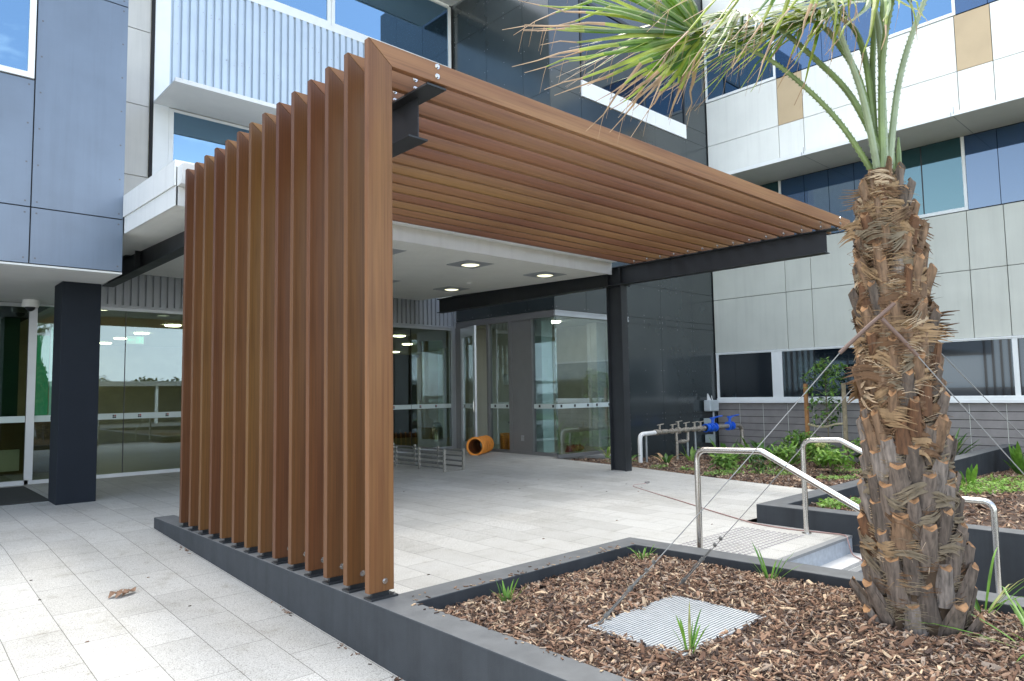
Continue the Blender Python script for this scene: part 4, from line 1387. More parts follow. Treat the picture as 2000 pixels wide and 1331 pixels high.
jb = thing('junction_box', 'pale grey electrical box and conduit in front of the dark wall corner', 'junction box', (13.9, 6.15, 0.8))
b = MB(); b.box(13.72, 14.14, 6.02, 6.225, 0.80, 1.09); o = b.build('box', simple('grey_plastic', (0.50, 0.55, 0.56), 0.45), jb); bevel(o, 0.03, 3)
b = MB(); b.tube([(13.98, 6.10, 0.80), (13.98, 6.10, -0.35)], 0.024, 8); b.build('conduit', METALG, jb)
b = MB(); b.prism([(13.74, 6.1, 1.09), (13.90, 6.1, 1.09), (13.76, 6.1, 1.26)], (0, 0.03, 0)); b.tube([(13.95, 6.1, 1.09), (13.92, 6.1, 1.2)], 0.012, 6); b.build('tape', WHITEG, jb)
b = MB(); b.box(13.70, 13.90, 6.05, 6.22, 0.44, 0.62); b.box(13.74, 13.95, 6.05, 6.22, 0.0, 0.2); b.build('small_box', simple('grey_plastic_dull', (0.40, 0.46, 0.46), 0.5), jb)

# ------------------------------------------------------------------ palm
PB = Vector((1.86, -2.442, 0.04))
PT = Vector((1.60, -2.462, 2.62))
RT = [(0.0, 0.265), (0.2, 0.275), (0.45, 0.266), (0.7, 0.240), (1.2, 0.200), (1.65, 0.184), (2.05, 0.166), (2.22, 0.136), (2.40, 0.084), (2.55, 0.058), (2.7, 0.04)]


def trad(h):
    for (a, ra), (c, rc) in zip(RT, RT[1:]):
        if a <= h <= c:
            return (ra + (rc - ra) * (h - a) / (c - a)) * 0.93
    return RT[-1][1] * 0.93


def taxis(h):
    return PB.lerp(PT, h / 2.58)


palm = thing('palm_tree', 'tall fan palm with shaggy fibrous trunk growing in the near planter', 'palm tree', PB)
b = MB()
hs = np.linspace(-0.1, 2.62, 70)
vs, n = [], 40
for h in hs:
    c = taxis(h)
    r = max(0.025, trad(max(h, 0)) - 0.05)
    for j in range(n):
        q = 2 * math.pi * j / n
        k = 1 + 0.10 * noise.noise(Vector((math.cos(q) * 3, math.sin(q) * 3, h * 6)))
        vs.append(c + Vector((math.cos(q), math.sin(q), 0)) * r * k)
b.add(vs, [(i * n + j, i * n + (j + 1) % n, (i + 1) * n + (j + 1) % n, (i + 1) * n + j) for i in range(len(hs) - 1) for j in range(n)])
trunk = b.build('trunk', CORE, palm, smooth=True)
b = MB()
NB = 200
GA = math.pi * (3 - math.sqrt(5))
for i in range(NB):
    h = -0.02 + 2.42 * (i / NB) ** 0.95
    th = i * GA + rnd.uniform(-0.09, 0.09)
    h += rnd.uniform(-0.015, 0.015)
    r = max(0.02, trad(max(h, 0.0)) - 0.055)
    nrm = Vector((math.cos(th), math.sin(th), 0))
    tg = Vector((-math.sin(th), math.cos(th), 0))
    Lb = rnd.uniform(0.17, 0.235) * (1.0 if h < 1.9 else 0.75)
    w0 = rnd.uniform(0.115, 0.145) * min(1, r / 0.16 + 0.15)
    if h > 1.0:
        w0 *= rnd.uniform(0.62, 0.9)
    w1 = w0 * rnd.uniform(0.42, 0.58)
    tilt = rnd.uniform(0.17, 0.31) + (rnd.uniform(0.05, 0.3) if h < 0.15 else 0)
    if h > 1.0:
        tilt = rnd.uniform(0.16, 0.40)
        Lb *= rnd.uniform(0.62, 0.9)
        r += 0.022
    ax = (Vector((0, 0, 1)) * math.cos(tilt) + nrm * math.sin(tilt) + tg * rnd.uniform(-0.10, 0.10)).normalized()
    on = (nrm - ax * nrm.dot(ax)).normalized()
    base = taxis(h) + nrm * r
    rows = 5
    cols = 7
    vs = []
    for a in range(rows):
        t = a / (rows - 1)
        wv = w0 + (w1 - w0) * t ** 0.8
        for c in range(cols):
            s_ = c / (cols - 1) * 2 - 1
            bow = (1 - s_ * s_) * (0.030 - 0.012 * t) + 0.004 * noise.noise(Vector((i * 3.1, s_ * 2.5, t * 4)))
            vs.append(base + ax * (Lb * t + (0.012 * abs(s_) if a == rows - 1 else 0)) + tg * (s_ * wv / 2) + on * (bow + 0.004))
    for c in range(cols):         # back edge of the cut
        s_ = c / (cols - 1) * 2 - 1
        vs.append(base + ax * (Lb + 0.010 + 0.016 * abs(s_)) + tg * (s_ * w1 / 2 * 0.96) - on * (0.022 * (1 - 0.45 * s_ * s_)))
    fs, o0, bm_ = [], len(b.v), (rnd.choice((1, 1, 1, 4, 5)) if (h > 0.95 and rnd.random() < 0.88) or rnd.random() < 0.08 else rnd.choice((0, 0, 3, 4)))
    b.add(vs, [(a * cols + c, a * cols + c + 1, (a + 1) * cols + c + 1, (a + 1) * cols + c) for a in range(rows - 1) for c in range(cols - 1)], bm_)
    q = (rows - 1) * cols
    for c in range(cols - 1):
        b.f.append((o0 + q + c, o0 + q + c + 1, o0 + q + cols + c + 1, o0 + q + cols + c)); b.m.append(2)
    bk = len(b.v)
    b.v += [tuple(base - on * 0.03 - tg * w0 / 2), tuple(base - on * 0.03 + tg * w0 / 2)]
    b.f += [(bk, bk + 1, o0 + q + 2 * cols - 1, o0 + q + cols), (bk, o0 + q + cols, o0 + q, o0), (o0 + cols - 1, o0 + q + cols - 1, o0 + q + 2 * cols - 1, bk + 1)]
    b.m += [bm_, bm_, bm_]
    # little saw teeth on the edges
    for sd in (-1, 1):
        for a in range(4):
            t = 0.3 + a * 0.16
            wv = w0 + (w1 - w0) * t ** 0.8
            p = base + ax * (Lb * t) + tg * (sd * wv / 2) + on * 0.006
            b.add([p, p + ax * 0.012, p + tg * sd * 0.009 + ax * 0.011], [(0, 1, 2)], bm_)
b.build('leaf_boots', [BOOT, BOOTB, CUT, simple('palm_boot_pale', (0.20, 0.165, 0.138), 0.8, var=0.55, scale=1.0, stretch=(60, 60, 9), bmp=0.3), simple('palm_boot_dark', (0.105, 0.080, 0.062), 0.85, var=0.55, scale=1.0, stretch=(60, 60, 9), bmp=0.3), simple('palm_boot_russet', (0.125, 0.058, 0.026), 0.8, var=0.5, scale=1.0, stretch=(60, 60, 9), bmp=0.3)], palm, smooth=True)
b = MB()
r3 = random.Random(21)


def fibre_clump(h, th, nst, ln, wd, mi, lift, ang, curl):
    r = trad(max(h, 0))
    for _ in range(nst):
        hh = h + r3.uniform(-0.035, 0.035)
        t0 = th + r3.uniform(-0.10, 0.10)
        dirn = r3.choice((-1, 1)) if r3.random() < 0.15 else (1 if ang >= 0 else -1)
        sl_ = abs(ang) * r3.uniform(0.5, 1.4)
        rr = r - 0.035 + r3.uniform(0, lift)
        pts = []
        l_ = ln * r3.uniform(0.55, 1.3)
        fly = r3.random() < curl
        ns = 6
        for k in range(ns):
            t = k / (ns - 1)
            tt = t0 + dirn * l_ * t / r
            z = hh + math.sin(sl_ * 2.2) * l_ * (t - 0.9 * t * t) + r3.uniform(-0.003, 0.003)
            ro = rr + (0.012 * math.sin(t * 3.1)) + (t * t * l_ * r3.uniform(0.10, 0.45) if fly else 0)
            c = taxis(z)
            pts.append(Vector((c.x + math.cos(tt) * ro, c.y + math.sin(tt) * ro, z + PB.z * 0 + 0.0)) + Vector((0, 0, 0.04)))
        ws = [wd * r3.uniform(0.7, 1.3) * (1 - 0.75 * (k / (ns - 1)) ** 2) for k in range(ns)]
        b.ribbon(pts, ws, Vector((0, 0, 1)), mi)


for i in range(520):
    h = 2.42 * (i / 520) ** 0.80
    upper = h > 1.1
    mi = r3.choices((0, 1, 2, 3), weights=(4, 3, 2, 0.9) if upper else (1.3, 2.2, 4, 0.35))[0]
    fibre_clump(h, r3.uniform(0, 6.283), r3.randint(7, 15), r3.uniform(0.07, 0.19) if upper else r3.uniform(0.05, 0.12), 0.0036,
                mi, 0.036 if upper else 0.014, r3.uniform(-0.75, 0.75), 0.16 if upper else 0.03)
for i in range(215):   # broad burlap-like sheaths wrapped round the trunk, frayed at the free end
    h = 2.40 - 1.95 * r3.random() ** 1.15
    th = r3.uniform(0, 6.283)
    r = trad(max(h, 0))
    c = taxis(h) + Vector((0, 0, 0.04))
    sg = r3.choice((-1, 1)); ln = r3.uniform(0.10, 0.22); wd = r3.uniform(0.04, 0.10) * (1 if h > 1 else 0.6)
    fl = r3.random()
    out_ = 0.0 if fl < 0.70 or h < 1.1 else r3.uniform(0.25, 0.9)
    sl_ = r3.uniform(-0.35, 0.35)
    mi = r3.choices((0, 1, 2, 3), weights=(4, 3, 2, 1.4) if h > 1 else (1, 1, 4, 0.3))[0]
    strips = 9
    ph = r3.uniform(0, 6)
    for q in range(strips):
        v = (q / (strips - 1) - 0.5)
        pts = []
        l2 = ln * r3.uniform(0.75, 1.1)
        for k in range(7):
            t = k / 6
            ang = th + sg * l2 * t / max(r, 0.08)
            n2 = Vector((math.cos(ang), math.sin(ang), 0))
            fray = max(0, t - 0.6)
            pts.append(c + n2 * (r - 0.030 + 0.034 * math.sin(t * 2.4 + 0.3) + 0.010 * math.sin(v * 7 + ph + t * 2) + out_ * l2 * max(0, t - 0.35) ** 2 * 2.2)
                       + Vector((0, 0, v * wd * (1 + 0.25 * math.sin(t * 3 + ph)) * (1 + fray) + sl_ * l2 * t - 0.25 * l2 * t * t + 0.006 * math.sin(t * 8 + ph) + r3.uniform(-0.012, 0.012) * fray)))
        w_ = wd / (strips - 1) * 1.3
        b.ribbon(pts, [w_ * 0.7, w_, w_ * 1.05, w_ * 1.1, w_, w_ * 0.6, w_ * 0.15], Vector((0, 0, 1)), mi)
for i in range(240):  # bristly hairs sticking out
    h = r3.uniform(0.3, 2.45)
    th = r3.uniform(0, 6.283)
    c = taxis(h) + Vector((0, 0, 0.04)); nrm = Vector((math.cos(th), math.sin(th), 0)); tg = Vector((-nrm.y, nrm.x, 0))
    r = trad(h) - 0.03
    d = (nrm + tg * r3.uniform(-1.3, 1.3) + Vector((0, 0, r3.uniform(-0.6, 0.9)))).normalized()
    ln = r3.uniform(0.04, 0.11)
    p0 = c + nrm * r
    b.ribbon([p0, p0 + d * ln * 0.5, p0 + d * ln + Vector((0, 0, -0.012))], [0.003, 0.0022, 0.001], tg, r3.choice((0, 0, 1, 3)))
b.build('fibre', FIB, palm)


def petiole(mb, pts, w0, w1, mi=0):
    p = smooth_path(pts, 6)
    n = len(p)
    rs = [w0 + (w1 - w0) * i / (n - 1) for i in range(n)]
    mb.tube(p, rs, 8, mi)
    for i in range(1, int(n * 0.7)):
        t = (p[i] - p[i - 1]).normalized()
        s_ = t.cross(fw).normalized()
        for sd in (-1, 1):
            for f_ in (0.0, 0.5):
                q = p[i - 1].lerp(p[i], f_) + s_ * sd * rs[i] * 0.95
                mb.add([q, q + t * 0.012, q + s_ * sd * 0.009 + t * 0.012], [(0, 1, 2)], mi)
    return p


def fan(mb, hub, d, side, rl, nl, spread, length, droop, dry, rr, wind=Vector((0, 0, 0)), low=0.0):
    """fan leaf: segments spread round direction d in the plane (d, side); rl is the face normal"""
    for i in range(nl):
        u = i / (nl - 1) * 2 - 1
        a = u * spread
        dr = (d * math.cos(a) + side * math.sin(a) + rl * 0.10 * (1 - abs(u)) + Vector((rr.uniform(-.05, .05), rr.uniform(-.05, .05), rr.uniform(-.05, .05)))).normalized()
        ln = length * (1 - 0.32 * u * u) * rr.uniform(0.82, 1.1) * (1 - low * max(0, -u))
        ns = 10
        pts, ws, mi = [], [], []
        dp = droop * rr.uniform(0.5, 1.5)
        cut = 1 - dry * rr.uniform(0.45, 1.2)
        br = rr.random() < 0.18
        for k in range(ns + 1):
            t = k / ns
            p = hub + dr * (ln * t) + Vector((0, 0, -1)) * (dp * ln * t ** 2.3) + wind * (ln * t ** 2)
            if br and t > 0.6:
                p += Vector((0, 0, -1)) * (t - 0.6) * ln * 0.8
            p += rl * (0.012 * math.sin(t * 9 + i))
            if t > 0.7:
                p += Vector((rr.uniform(-1, 1), rr.uniform(-1, 1), rr.uniform(-1, 1))) * 0.010
            pts.append(p)
            wmax = 0.030
            ws.append(max(0.0025, wmax * (min(1, t * 3.2 + 0.22)) * (1 if t < 0.45 else max(0.10, 1 - (t - 0.45) / 0.5 * 0.9))))
        base_m = rr.choices((0, 1, 2), weights=(5, 2.5, 3))[0]
        for k in range(ns):
            t = (k + 0.5) / ns
            mi.append(3 if t > cut + 0.08 else (2 if t > cut - 0.06 else base_m))
        mb.ribbon(pts, ws, dr.cross(rl), mi, fold=0.38)
        if rr.random() < 0.5:    # hanging thread
            p = pts[-2]
            mb.ribbon([p, p + Vector((-0.02, 0.0, -0.05)), p + Vector((-0.03, 0.02, -0.14))], [0.003, 0.002, 0.001], rt, 3)


rf = random.Random(5)
sR, sF = rt, Vector((fw.x, fw.y, 0)).normalized()     # screen right and away, used only as two horizontal world axes
WIND = Vector((-0.73, 0.68, 0)) * 0.42 + Vector((0, 0, -0.06))      # a breeze sweeps the leaves one way
FR = [
    # petiole points, fan direction, fan side, segs, spread, length, droop, dryness
    ([(1.60, -2.43, 2.50), (1.44, -2.33, 2.77), (1.273, -2.198, 2.99), (1.108, -2.06, 3.143), (0.885, -1.865, 3.235)], (-0.78, 0.60, 0.08), (0.05, 0.25, 1.0), 52, 1.5, 0.88, 0.08, 0.44),
    ([(1.57, -2.46, 2.50), (1.45, -2.45, 2.86), (1.30, -2.42, 3.14), (1.16, -2.40, 3.34), (1.04, -2.38, 3.47)], (-0.8, 0.3, -0.25), (0.2, 0.75, 0.65), 38, 2.0, 0.72, 0.26, 0.34),
    ([(1.60, -2.50, 2.50), (1.50, -2.38, 2.90), (1.42, -2.22, 3.16), (1.33, -2.05, 3.38), (1.24, -1.88, 3.50)], (-0.6, 0.75, -0.15), (0.7, 0.4, 0.5), 36, 2.0, 0.72, 0.30, 0.30),
    ([(1.60, -2.46, 2.52), (1.56, -2.40, 3.0), (1.52, -2.30, 3.26), (1.50, -2.24, 3.36), (1.47, -2.18, 3.41)], (-0.7, 0.6, -0.2), (0.8, 0.5, 0.3), 34, 2.0, 0.72, 0.26, 0.22),
    ([(1.62, -2.48, 2.52), (1.589, -2.50, 3.14), (1.57, -2.50, 3.30), (1.55, -2.49, 3.38), (1.53, -2.48, 3.43)], (-0.8, 0.5, -0.2), (0.3, 0.8, 0.4), 30, 1.9, 0.70, 0.22, 0.22),
    ([(1.62, -2.47, 2.52), (1.606, -2.49, 3.0), (1.604, -2.52, 3.41), (1.60, -2.58, 3.75), (1.57, -2.66, 4.0)], (0.1, -0.4, 0.9), (0.9, 0.2, 0.1), 36, 1.8, 0.85, 0.40, 0.15),
    ([(1.64, -2.49, 2.52), (1.66, -2.55, 2.95), (1.70, -2.63, 3.25), (1.76, -2.74, 3.54), (1.84, -2.88, 3.78)], (0.5, -0.6, 0.5), (0.7, 0.6, 0.2), 36, 1.6, 0.72, 0.25, 0.25),
    ([(1.61, -2.44, 2.52), (1.62, -2.44, 3.02), (1.66, -2.46, 3.40), (1.72, -2.46, 3.72), (1.80, -2.42, 3.98)], (0.5, 0.3, 0.7), (-0.3, 0.8, 0.3), 36, 1.7, 0.8, 0.35, 0.2),
    ([(1.60, -2.45, 2.52), (1.59, -2.43, 3.05), (1.60, -2.38, 3.30), (1.61, -2.30, 3.42), (1.60, -2.22, 3.50)], (-0.5, 0.8, -0.1), (0.8, 0.2, 0.4), 44, 1.9, 0.80, 0.35, 0.2),
    ([(1.58, -2.48, 2.52), (1.54, -2.52, 3.05), (1.48, -2.62, 3.40), (1.40, -2.76, 3.66), (1.30, -2.95, 3.80)], (-0.5, -0.8, 0.3), (0.8, -0.5, 0.2), 38, 1.7, 0.75, 0.35, 0.25),
]
for i, (pp_, d, sd, nl, spd, ln, dr_, dry) in enumerate(FR):
    d = Vector(d).normalized(); sd = Vector(sd); sd = (sd - d * sd.dot(d)).normalized(); rl = d.cross(sd)
    if rl.z < 0:
        rl = -rl
    b = MB()
    fan(b, Vector(pp_[-1]), d, sd, rl, nl, spd, ln, dr_, dry, rf, WIND * (0.5 if i == 0 else 1.0), 0.5 if i == 0 else 0.0)
    fr = b.build('frond', [LG, LD, LY, LB], palm)
    b = MB(); petiole(b, pp_, 0.019 if i else 0.016, 0.008); b.build('petiole', PETB if i in (1, 4, 6) else PET, fr, smooth=True)
# spear and cut stubs at the crown
b = MB()
for x, y, z0, h_ in ((1.655, -2.50, 2.50, 0.16), (1.69, -2.52, 2.42, 0.28)):
    b.tube([(x, y, z0), (x + 0.005, y - 0.004, z0 + h_ * 0.7), (x + 0.012, y - 0.006, z0 + h_)], [0.018, 0.013, 0.004], 6)
b.build('spear', PET, palm, smooth=True)

# ------------------------------------------------------------------ guy wires
def guy(a, h1, e, label, tb=True, hose_back=0.0):
    a, h1, e = Vector(a), Vector(h1), Vector(e)
    o = thing('guy_wire', label, 'guy wire', e, 'guy wires staying the palm')
    b = MB()
    mid = [a, a.lerp(h1, 0.5)] + [h1.lerp(e, t) + Vector((0, 0, -0.012 * math.sin(t * math.pi))) for t in np.linspace(0, 1, 12)]
    b.tube(mid, 0.0027, 6); b.build('cable', WIRE, o)
    b = MB(); b.tube([a, a.lerp(h1, 0.5) + Vector((0, 0, 0.004)), h1], 0.0098, 10); b.build('hose_sleeve', HOSE, o, smooth=True)
    if tb:
        d = (h1 - e).normalized()
        q = d.orthogonal().normalized()
        b = MB()
        for s_ in (-1, 1):
            b.tube([e + d * 0.10 + q * 0.010 * s_, e + d * 0.30 + q * 0.010 * s_], 0.0035, 6)
        b.tube([e, e + d * 0.12], 0.006, 6); b.tube([e + d * 0.28, e + d * 0.40], 0.006, 6)
        b.tube([e + d * 0.09, e + d * 0.115], 0.013, 8); b.tube([e + d * 0.29, e + d * 0.315], 0.013, 8)
        for t in (0.44, 0.50):
            b.obox(e + d * t, d * 0.008, q * 0.009, d.cross(q) * 0.008)
        b.build('turnbuckle', DULL, o)


guy((1.47, -2.535, 1.79), (1.283, -2.333, 1.548), (0.68, -1.20, 0.09), 'guy wire from the palm trunk to the ribbed cover, with turnbuckle')
guy((1.72, -2.32, 1.49), (1.67, -2.27, 1.41), (1.58, -1.10, 0.09), 'guy wire from behind the palm trunk to the mulch by the steps')
guy((1.42, -2.49, 1.715), (1.525, -2.61, 1.525), (2.46, -3.41, 0.10), 'guy wire with brown hose running right from the palm trunk front')
guy((1.89, -2.457, 1.75), (1.93, -2.483, 1.70), (3.37, -3.40, 0.10), 'guy wire running right from behind the palm trunk', tb=False)


# ------------------------------------------------------------------ plants
def strap_plant(x, y, z, n, L_, wd, lift, droop, mats, label, cat='plant', group=None, seed=0, name='strap_plant', fold=0.3, spreadr=0.03):
    rr = random.Random(seed * 17 + int(x * 100))
    b = MB()
    for i in range(n):
        a = i * GA + rr.uniform(-0.5, 0.5)
        e = R(lift) + rr.uniform(-0.3, 0.25)
        ln = L_ * rr.uniform(0.55, 1.1)
        hd = Vector((math.cos(a), math.sin(a), 0))
        p0 = Vector((x, y, z - 0.02)) + hd * spreadr * rr.random()
        pts = []
        for k in range(8):
            t = k / 7
            pts.append(p0 + hd * (ln * t * math.cos(e)) + Vector((0, 0, 1)) * (ln * (t * math.sin(e) - droop * rr.uniform(0.9, 1.1) * t * t)))
        ws = [wd * rr.uniform(0.85, 1.1) * (0.55 + 0.45 * min(1, (k / 7) * 3)) * (1 if k < 4 else max(0.08, 1 - ((k - 4) / 3) ** 1.6 * 0.95)) for k in range(8)]
        mi = rr.choices(range(len(mats)), weights=[4, 2, 1][:len(mats)])[0]
        b.ribbon(pts, ws, Vector((-hd.y, hd.x, 0)), mi, fold)
    o = b.build(name, mats, loc=(x, y, z))
    return tag(o, label, cat, group)


def leafy(mb, c, rad, n, lsz, rr, mats_n, up=0.5):
    for _ in range(n):
        while True:
            q = Vector((rr.uniform(-1, 1), rr.uniform(-1, 1), rr.uniform(-1, 1)))
            if q.length < 1:
                break
        p = Vector(c) + Vector((q.x * rad[0], q.y * rad[1], q.z * rad[2]))
        d = Vector((rr.uniform(-1, 1), rr.uniform(-1, 1), rr.uniform(-0.7, 0.5))).normalized()
        s_ = d.cross(Vector((rr.uniform(-.5, .5), rr.uniform(-.5, .5), 1))).normalized()
        l_ = lsz * rr.uniform(0.6, 1.25)
        mb.ribbon([p, p + d * l_ * 0.3, p + d * l_ * 0.68, p + d * l_ + Vector((0, 0, -0.15 * l_))], [l_ * 0.06, l_ * 0.42, l_ * 0.36, l_ * 0.03], s_, rr.randrange(mats_n), 0.25)


def bush(x, y, z, r, h, n, lsz, mats, label, seed, flower=None, name='leafy_shrub', nb=6):
    rr = random.Random(seed)
    root = thing(name, label, 'shrub', (x, y, z))
    b = MB()
    for i in range(nb):
        a = rr.uniform(0, 6.28); q = rr.uniform(0, 0.75)
        c = (x + math.cos(a) * r * q, y + math.sin(a) * r * q, z + h * rr.uniform(0.35, 0.9))
        leafy(b, c, (r * 0.45, r * 0.45, h * 0.26), n // nb, lsz, rr, len(mats))
    b.build('foliage', mats, root)
    b = MB()
    for i in range(nb):
        a = rr.uniform(0, 6.28)
        b.tube([(x, y, z - 0.02), (x + math.cos(a) * r * 0.3, y + math.sin(a) * r * 0.3, z + h * 0.5), (x + math.cos(a) * r * 0.55, y + math.sin(a) * r * 0.55, z + h * 0.85)], [0.008, 0.006, 0.003], 5)
    b.build('stems', STEMM, root)
    if flower:
        b = MB()
        leafy(b, flower, (0.10, 0.10, 0.08), 90, 0.05, rr, 1)
        b.build('flower_head', FLOW, root)


GN = 'small strappy tufts planted in the near mulch'
strap_plant(0.728, -0.437, near_z(0.728, -0.437), 15, 0.22, 0.014, 68, 0.22, [GRASSG, STRAPD], 'bright green grassy tuft near the corner by the front timber upright', 'plant', GN, 1)
strap_plant(2.16, -0.42, near_z(2.16, -0.42), 13, 0.24, 0.014, 66, 0.40, [GRASSG, STRAPD], 'green tuft with one looping blade in the far planter corner by the handrail', 'plant', GN, 2)
strap_plant(2.22, -1.42, near_z(2.22, -1.42), 12, 0.36, 0.015, 62, 0.22, [GRASSG, STRAPD], 'leaning long bladed tuft on the mulch beside the planter edge at the steps', 'plant', GN, 3)
strap_plant(0.70, -1.78, near_z(0.70, -1.78), 9, 0.30, 0.015, 76, 0.18, [GRASSG, STRAPD, STRAPY], 'sparse tuft standing at the front edge of the ribbed cover', 'plant', GN, 4)
strap_plant(2.30, -2.62, near_z(2.30, -2.62), 15, 0.60, 0.015, 56, 0.28, [GRASSG, STRAPD, STRAPY], 'arching green tuft at the right foot of the palm trunk', 'plant', GN, 5)
strap_plant(1.78, -2.98, near_z(1.78, -2.98), 22, 0.62, 0.014, 30, 0.22, [GRASSG, STRAPY], 'long bladed green tuft at the right edge in front of the palm', 'plant', GN, 6)


def bedp(x, y):
    return far_z(x, y)


BG = 'strappy plants in the garden bed'
for x, y, n, L_, wd, li, dr_, ms, lb in (
        (8.45, 4.75, 16, 0.62, 0.075, 50, 0.35, [STRAPD, GRASSG], 'dark green broad strap plant right behind the black steel column'),
        (9.9, 4.75, 9, 0.62, 0.07, 62, 0.45, [DRYL, STRAPD], 'withered brown and green strap plant below the white pipe elbow'),
        (10.75, 4.7, 8, 0.50, 0.07, 66, 0.20, [BUSHL, GRASSG], 'small pale green strap plant under the middle of the bronze pipe'),
        (10.9, 4.0, 22, 0.85, 0.105, 62, 0.30, [GRASSG, STRAPD], 'large glossy broad leaved clump in front of the bronze pipe'),
        (12.1, 4.6, 16, 0.70, 0.08, 52, 0.42, [BUSHL, STRAPD], 'pale arching strap plant below the blue valves'),
        (12.6, 4.05, 20, 0.95, 0.075, 58, 0.40, [STRAPD, GRASSG, STRAPY], 'green strap clump with cream tips under the second blue valve'),
        (11.4, 3.0, 18, 0.85, 0.10, 60, 0.30, [GRASSG, BUSHL], 'bright broad strap clump seen just above the near handrail'),
        (13.6, 3.9, 18, 1.0, 0.06, 48, 0.45, [STRAPD, BUSHG], 'wide arching dark clump against the taupe board wall'),
        (13.75, 0.75, 34, 1.25, 0.075, 66, 0.28, [STRAPD, STRAPY, GRASSG], 'tall variegated cordyline clump just right of the palm trunk'),
        (13.9, 1.75, 14, 0.85, 0.10, 70, 0.20, [GRASSG], 'upright green clump peeking out right behind the palm trunk'),
        (12.6, -0.75, 16, 0.72, 0.10, 68, 0.16, [GRASSG, STRAPD], 'upright glossy clump beyond the bright ground cover patch'),
        (12.2, 3.2, 16, 0.85, 0.085, 56, 0.38, [GRASSG, STRAPD, BUSHL], 'arching green strap clump behind the sloping near handrail'),
        (12.9, 4.5, 18, 0.95, 0.08, 60, 0.36, [GRASSG, BUSHL, STRAPD], 'broad arching strap clump below the end of the bronze pipe'),
        (9.6, -0.72, 9, 0.42, 0.075, 74, 0.12, [GRASSG, STRAPD], 'short upright green clump close to the palm trunk and far rail'),
        (14.0, -0.35, 12, 0.75, 0.09, 60, 0.35, [BUSHD, STRAPD], 'dark bluish clump by the board wall right of the cordyline'),
        (12.5, -1.35, 30, 1.05, 0.07, 62, 0.30, [STRAPD, STRAPY, GRASSG], 'tall variegated cordyline clump cut by the right picture edge')):
    strap_plant(x, y, bedp(x, y), n, L_, wd, li, dr_, ms, lb, 'plant', BG, int(x * 7), fold=0.25, spreadr=0.08)
bush(13.3, 3.35, bedp(13.3, 3.35), 0.55, 0.75, 420, 0.13, [BUSHG, BUSHL], 'soft pale green shrub left of the staked sapling', 31)
bush(11.6, 2.33, bedp(11.6, 2.33), 0.42, 0.50, 300, 0.13, [BUSHL, BUSHG], 'bright shrub with a pale yellow flower head beyond the far handrail', 32, flower=(11.5, 2.25, 0.28))
bush(10.2, 1.55, bedp(10.2, 1.55), 0.40, 0.42, 260, 0.13, [BUSHL, GRASSG], 'bright broad leaved shrub in front of the yellow flowering shrub', 33)
bush(13.5, 2.15, bedp(13.5, 2.15), 0.6, 0.6, 380, 0.12, [BUSHG, BUSHL], 'spreading green shrub right of the staked sapling foot', 34)
bush(9.0, 2.28, bedp(9.0, 2.28), 0.2, 0.32, 110, 0.09, [BUSHD, BUSHG], 'small bluish shrub touching the sloping near handrail', 36)
for q, (x, y, r_, h_, ms, lb) in enumerate(((9.3, 3.05, 0.30, 0.34, [BUSHG, BUSHL], 'small soft shrub between the ground cover and the big glossy clump'),
        (10.6, 2.55, 0.36, 0.40, [BUSHL, BUSHG], 'pale leafy shrub beyond the bend of the near handrail'),
        (11.2, 0.95, 0.42, 0.36, [BUSHL, BUSHG], 'low bright shrub between the far handrail and the palm trunk'),
        (12.6, 1.55, 0.45, 0.45, [BUSHG, BUSHL], 'leafy shrub at the foot of the weathered stake'),
        )):
    bush(x, y, bedp(x, y), r_, h_, 240, 0.12, ms, lb, 60 + q)
cv = MB()
rr = random.Random(77)
for x, y, rx, ry, n in ((8.2, 2.45, 0.5, 0.22, 320), (9.4, 2.2, 0.6, 0.3, 300), (8.55, 3.95, 0.16, 0.14, 90), (8.3, 3.2, 0.16, 0.14, 90), (10.2, 3.0, 0.8, 0.4, 260), (10.9, 1.3, 0.7, 0.4, 320), (9.2, 1.0, 0.5, 0.25, 260)):
    for _ in range(n):
        a, q = rr.uniform(0, 6.28), math.sqrt(rr.random())
        px, py = x + math.cos(a) * q * rx, y + math.sin(a) * q * ry
        leafy(cv, (px, py, bedp(px, py) + 0.04), (0.03, 0.03, 0.035), 1, 0.055, rr, 2)
tag(cv.build('ground_cover', [BUSHL, BUSHG], loc=(9, 2.3, 0)), 'patches of small green ground cover in the terrace garden bed', 'ground cover', kind='stuff')
cv = MB()
for x, y, rx, ry, n in ((5.45, -0.62, 0.40, 0.24, 420), (9.0, -1.05, 1.2, 0.42, 800), (10.6, -1.0, 0.9, 0.4, 400), (12.4, 0.3, 1.2, 0.4, 300)):
    for _ in range(n):
        a, q = rr.uniform(0, 6.28), math.sqrt(rr.random())
        px, py = x + math.cos(a) * q * rx, y + math.sin(a) * q * ry
        leafy(cv, (px, py, far_z(px, py) + 0.035), (0.03, 0.03, 0.035), 1, 0.06, rr, 2)
tag(cv.build('ground_cover', [BUSHL, GRASSG], loc=(8, -0.9, 0)), 'patches of bright lime ground cover in the raised bed right of the steps', 'ground cover', kind='stuff')

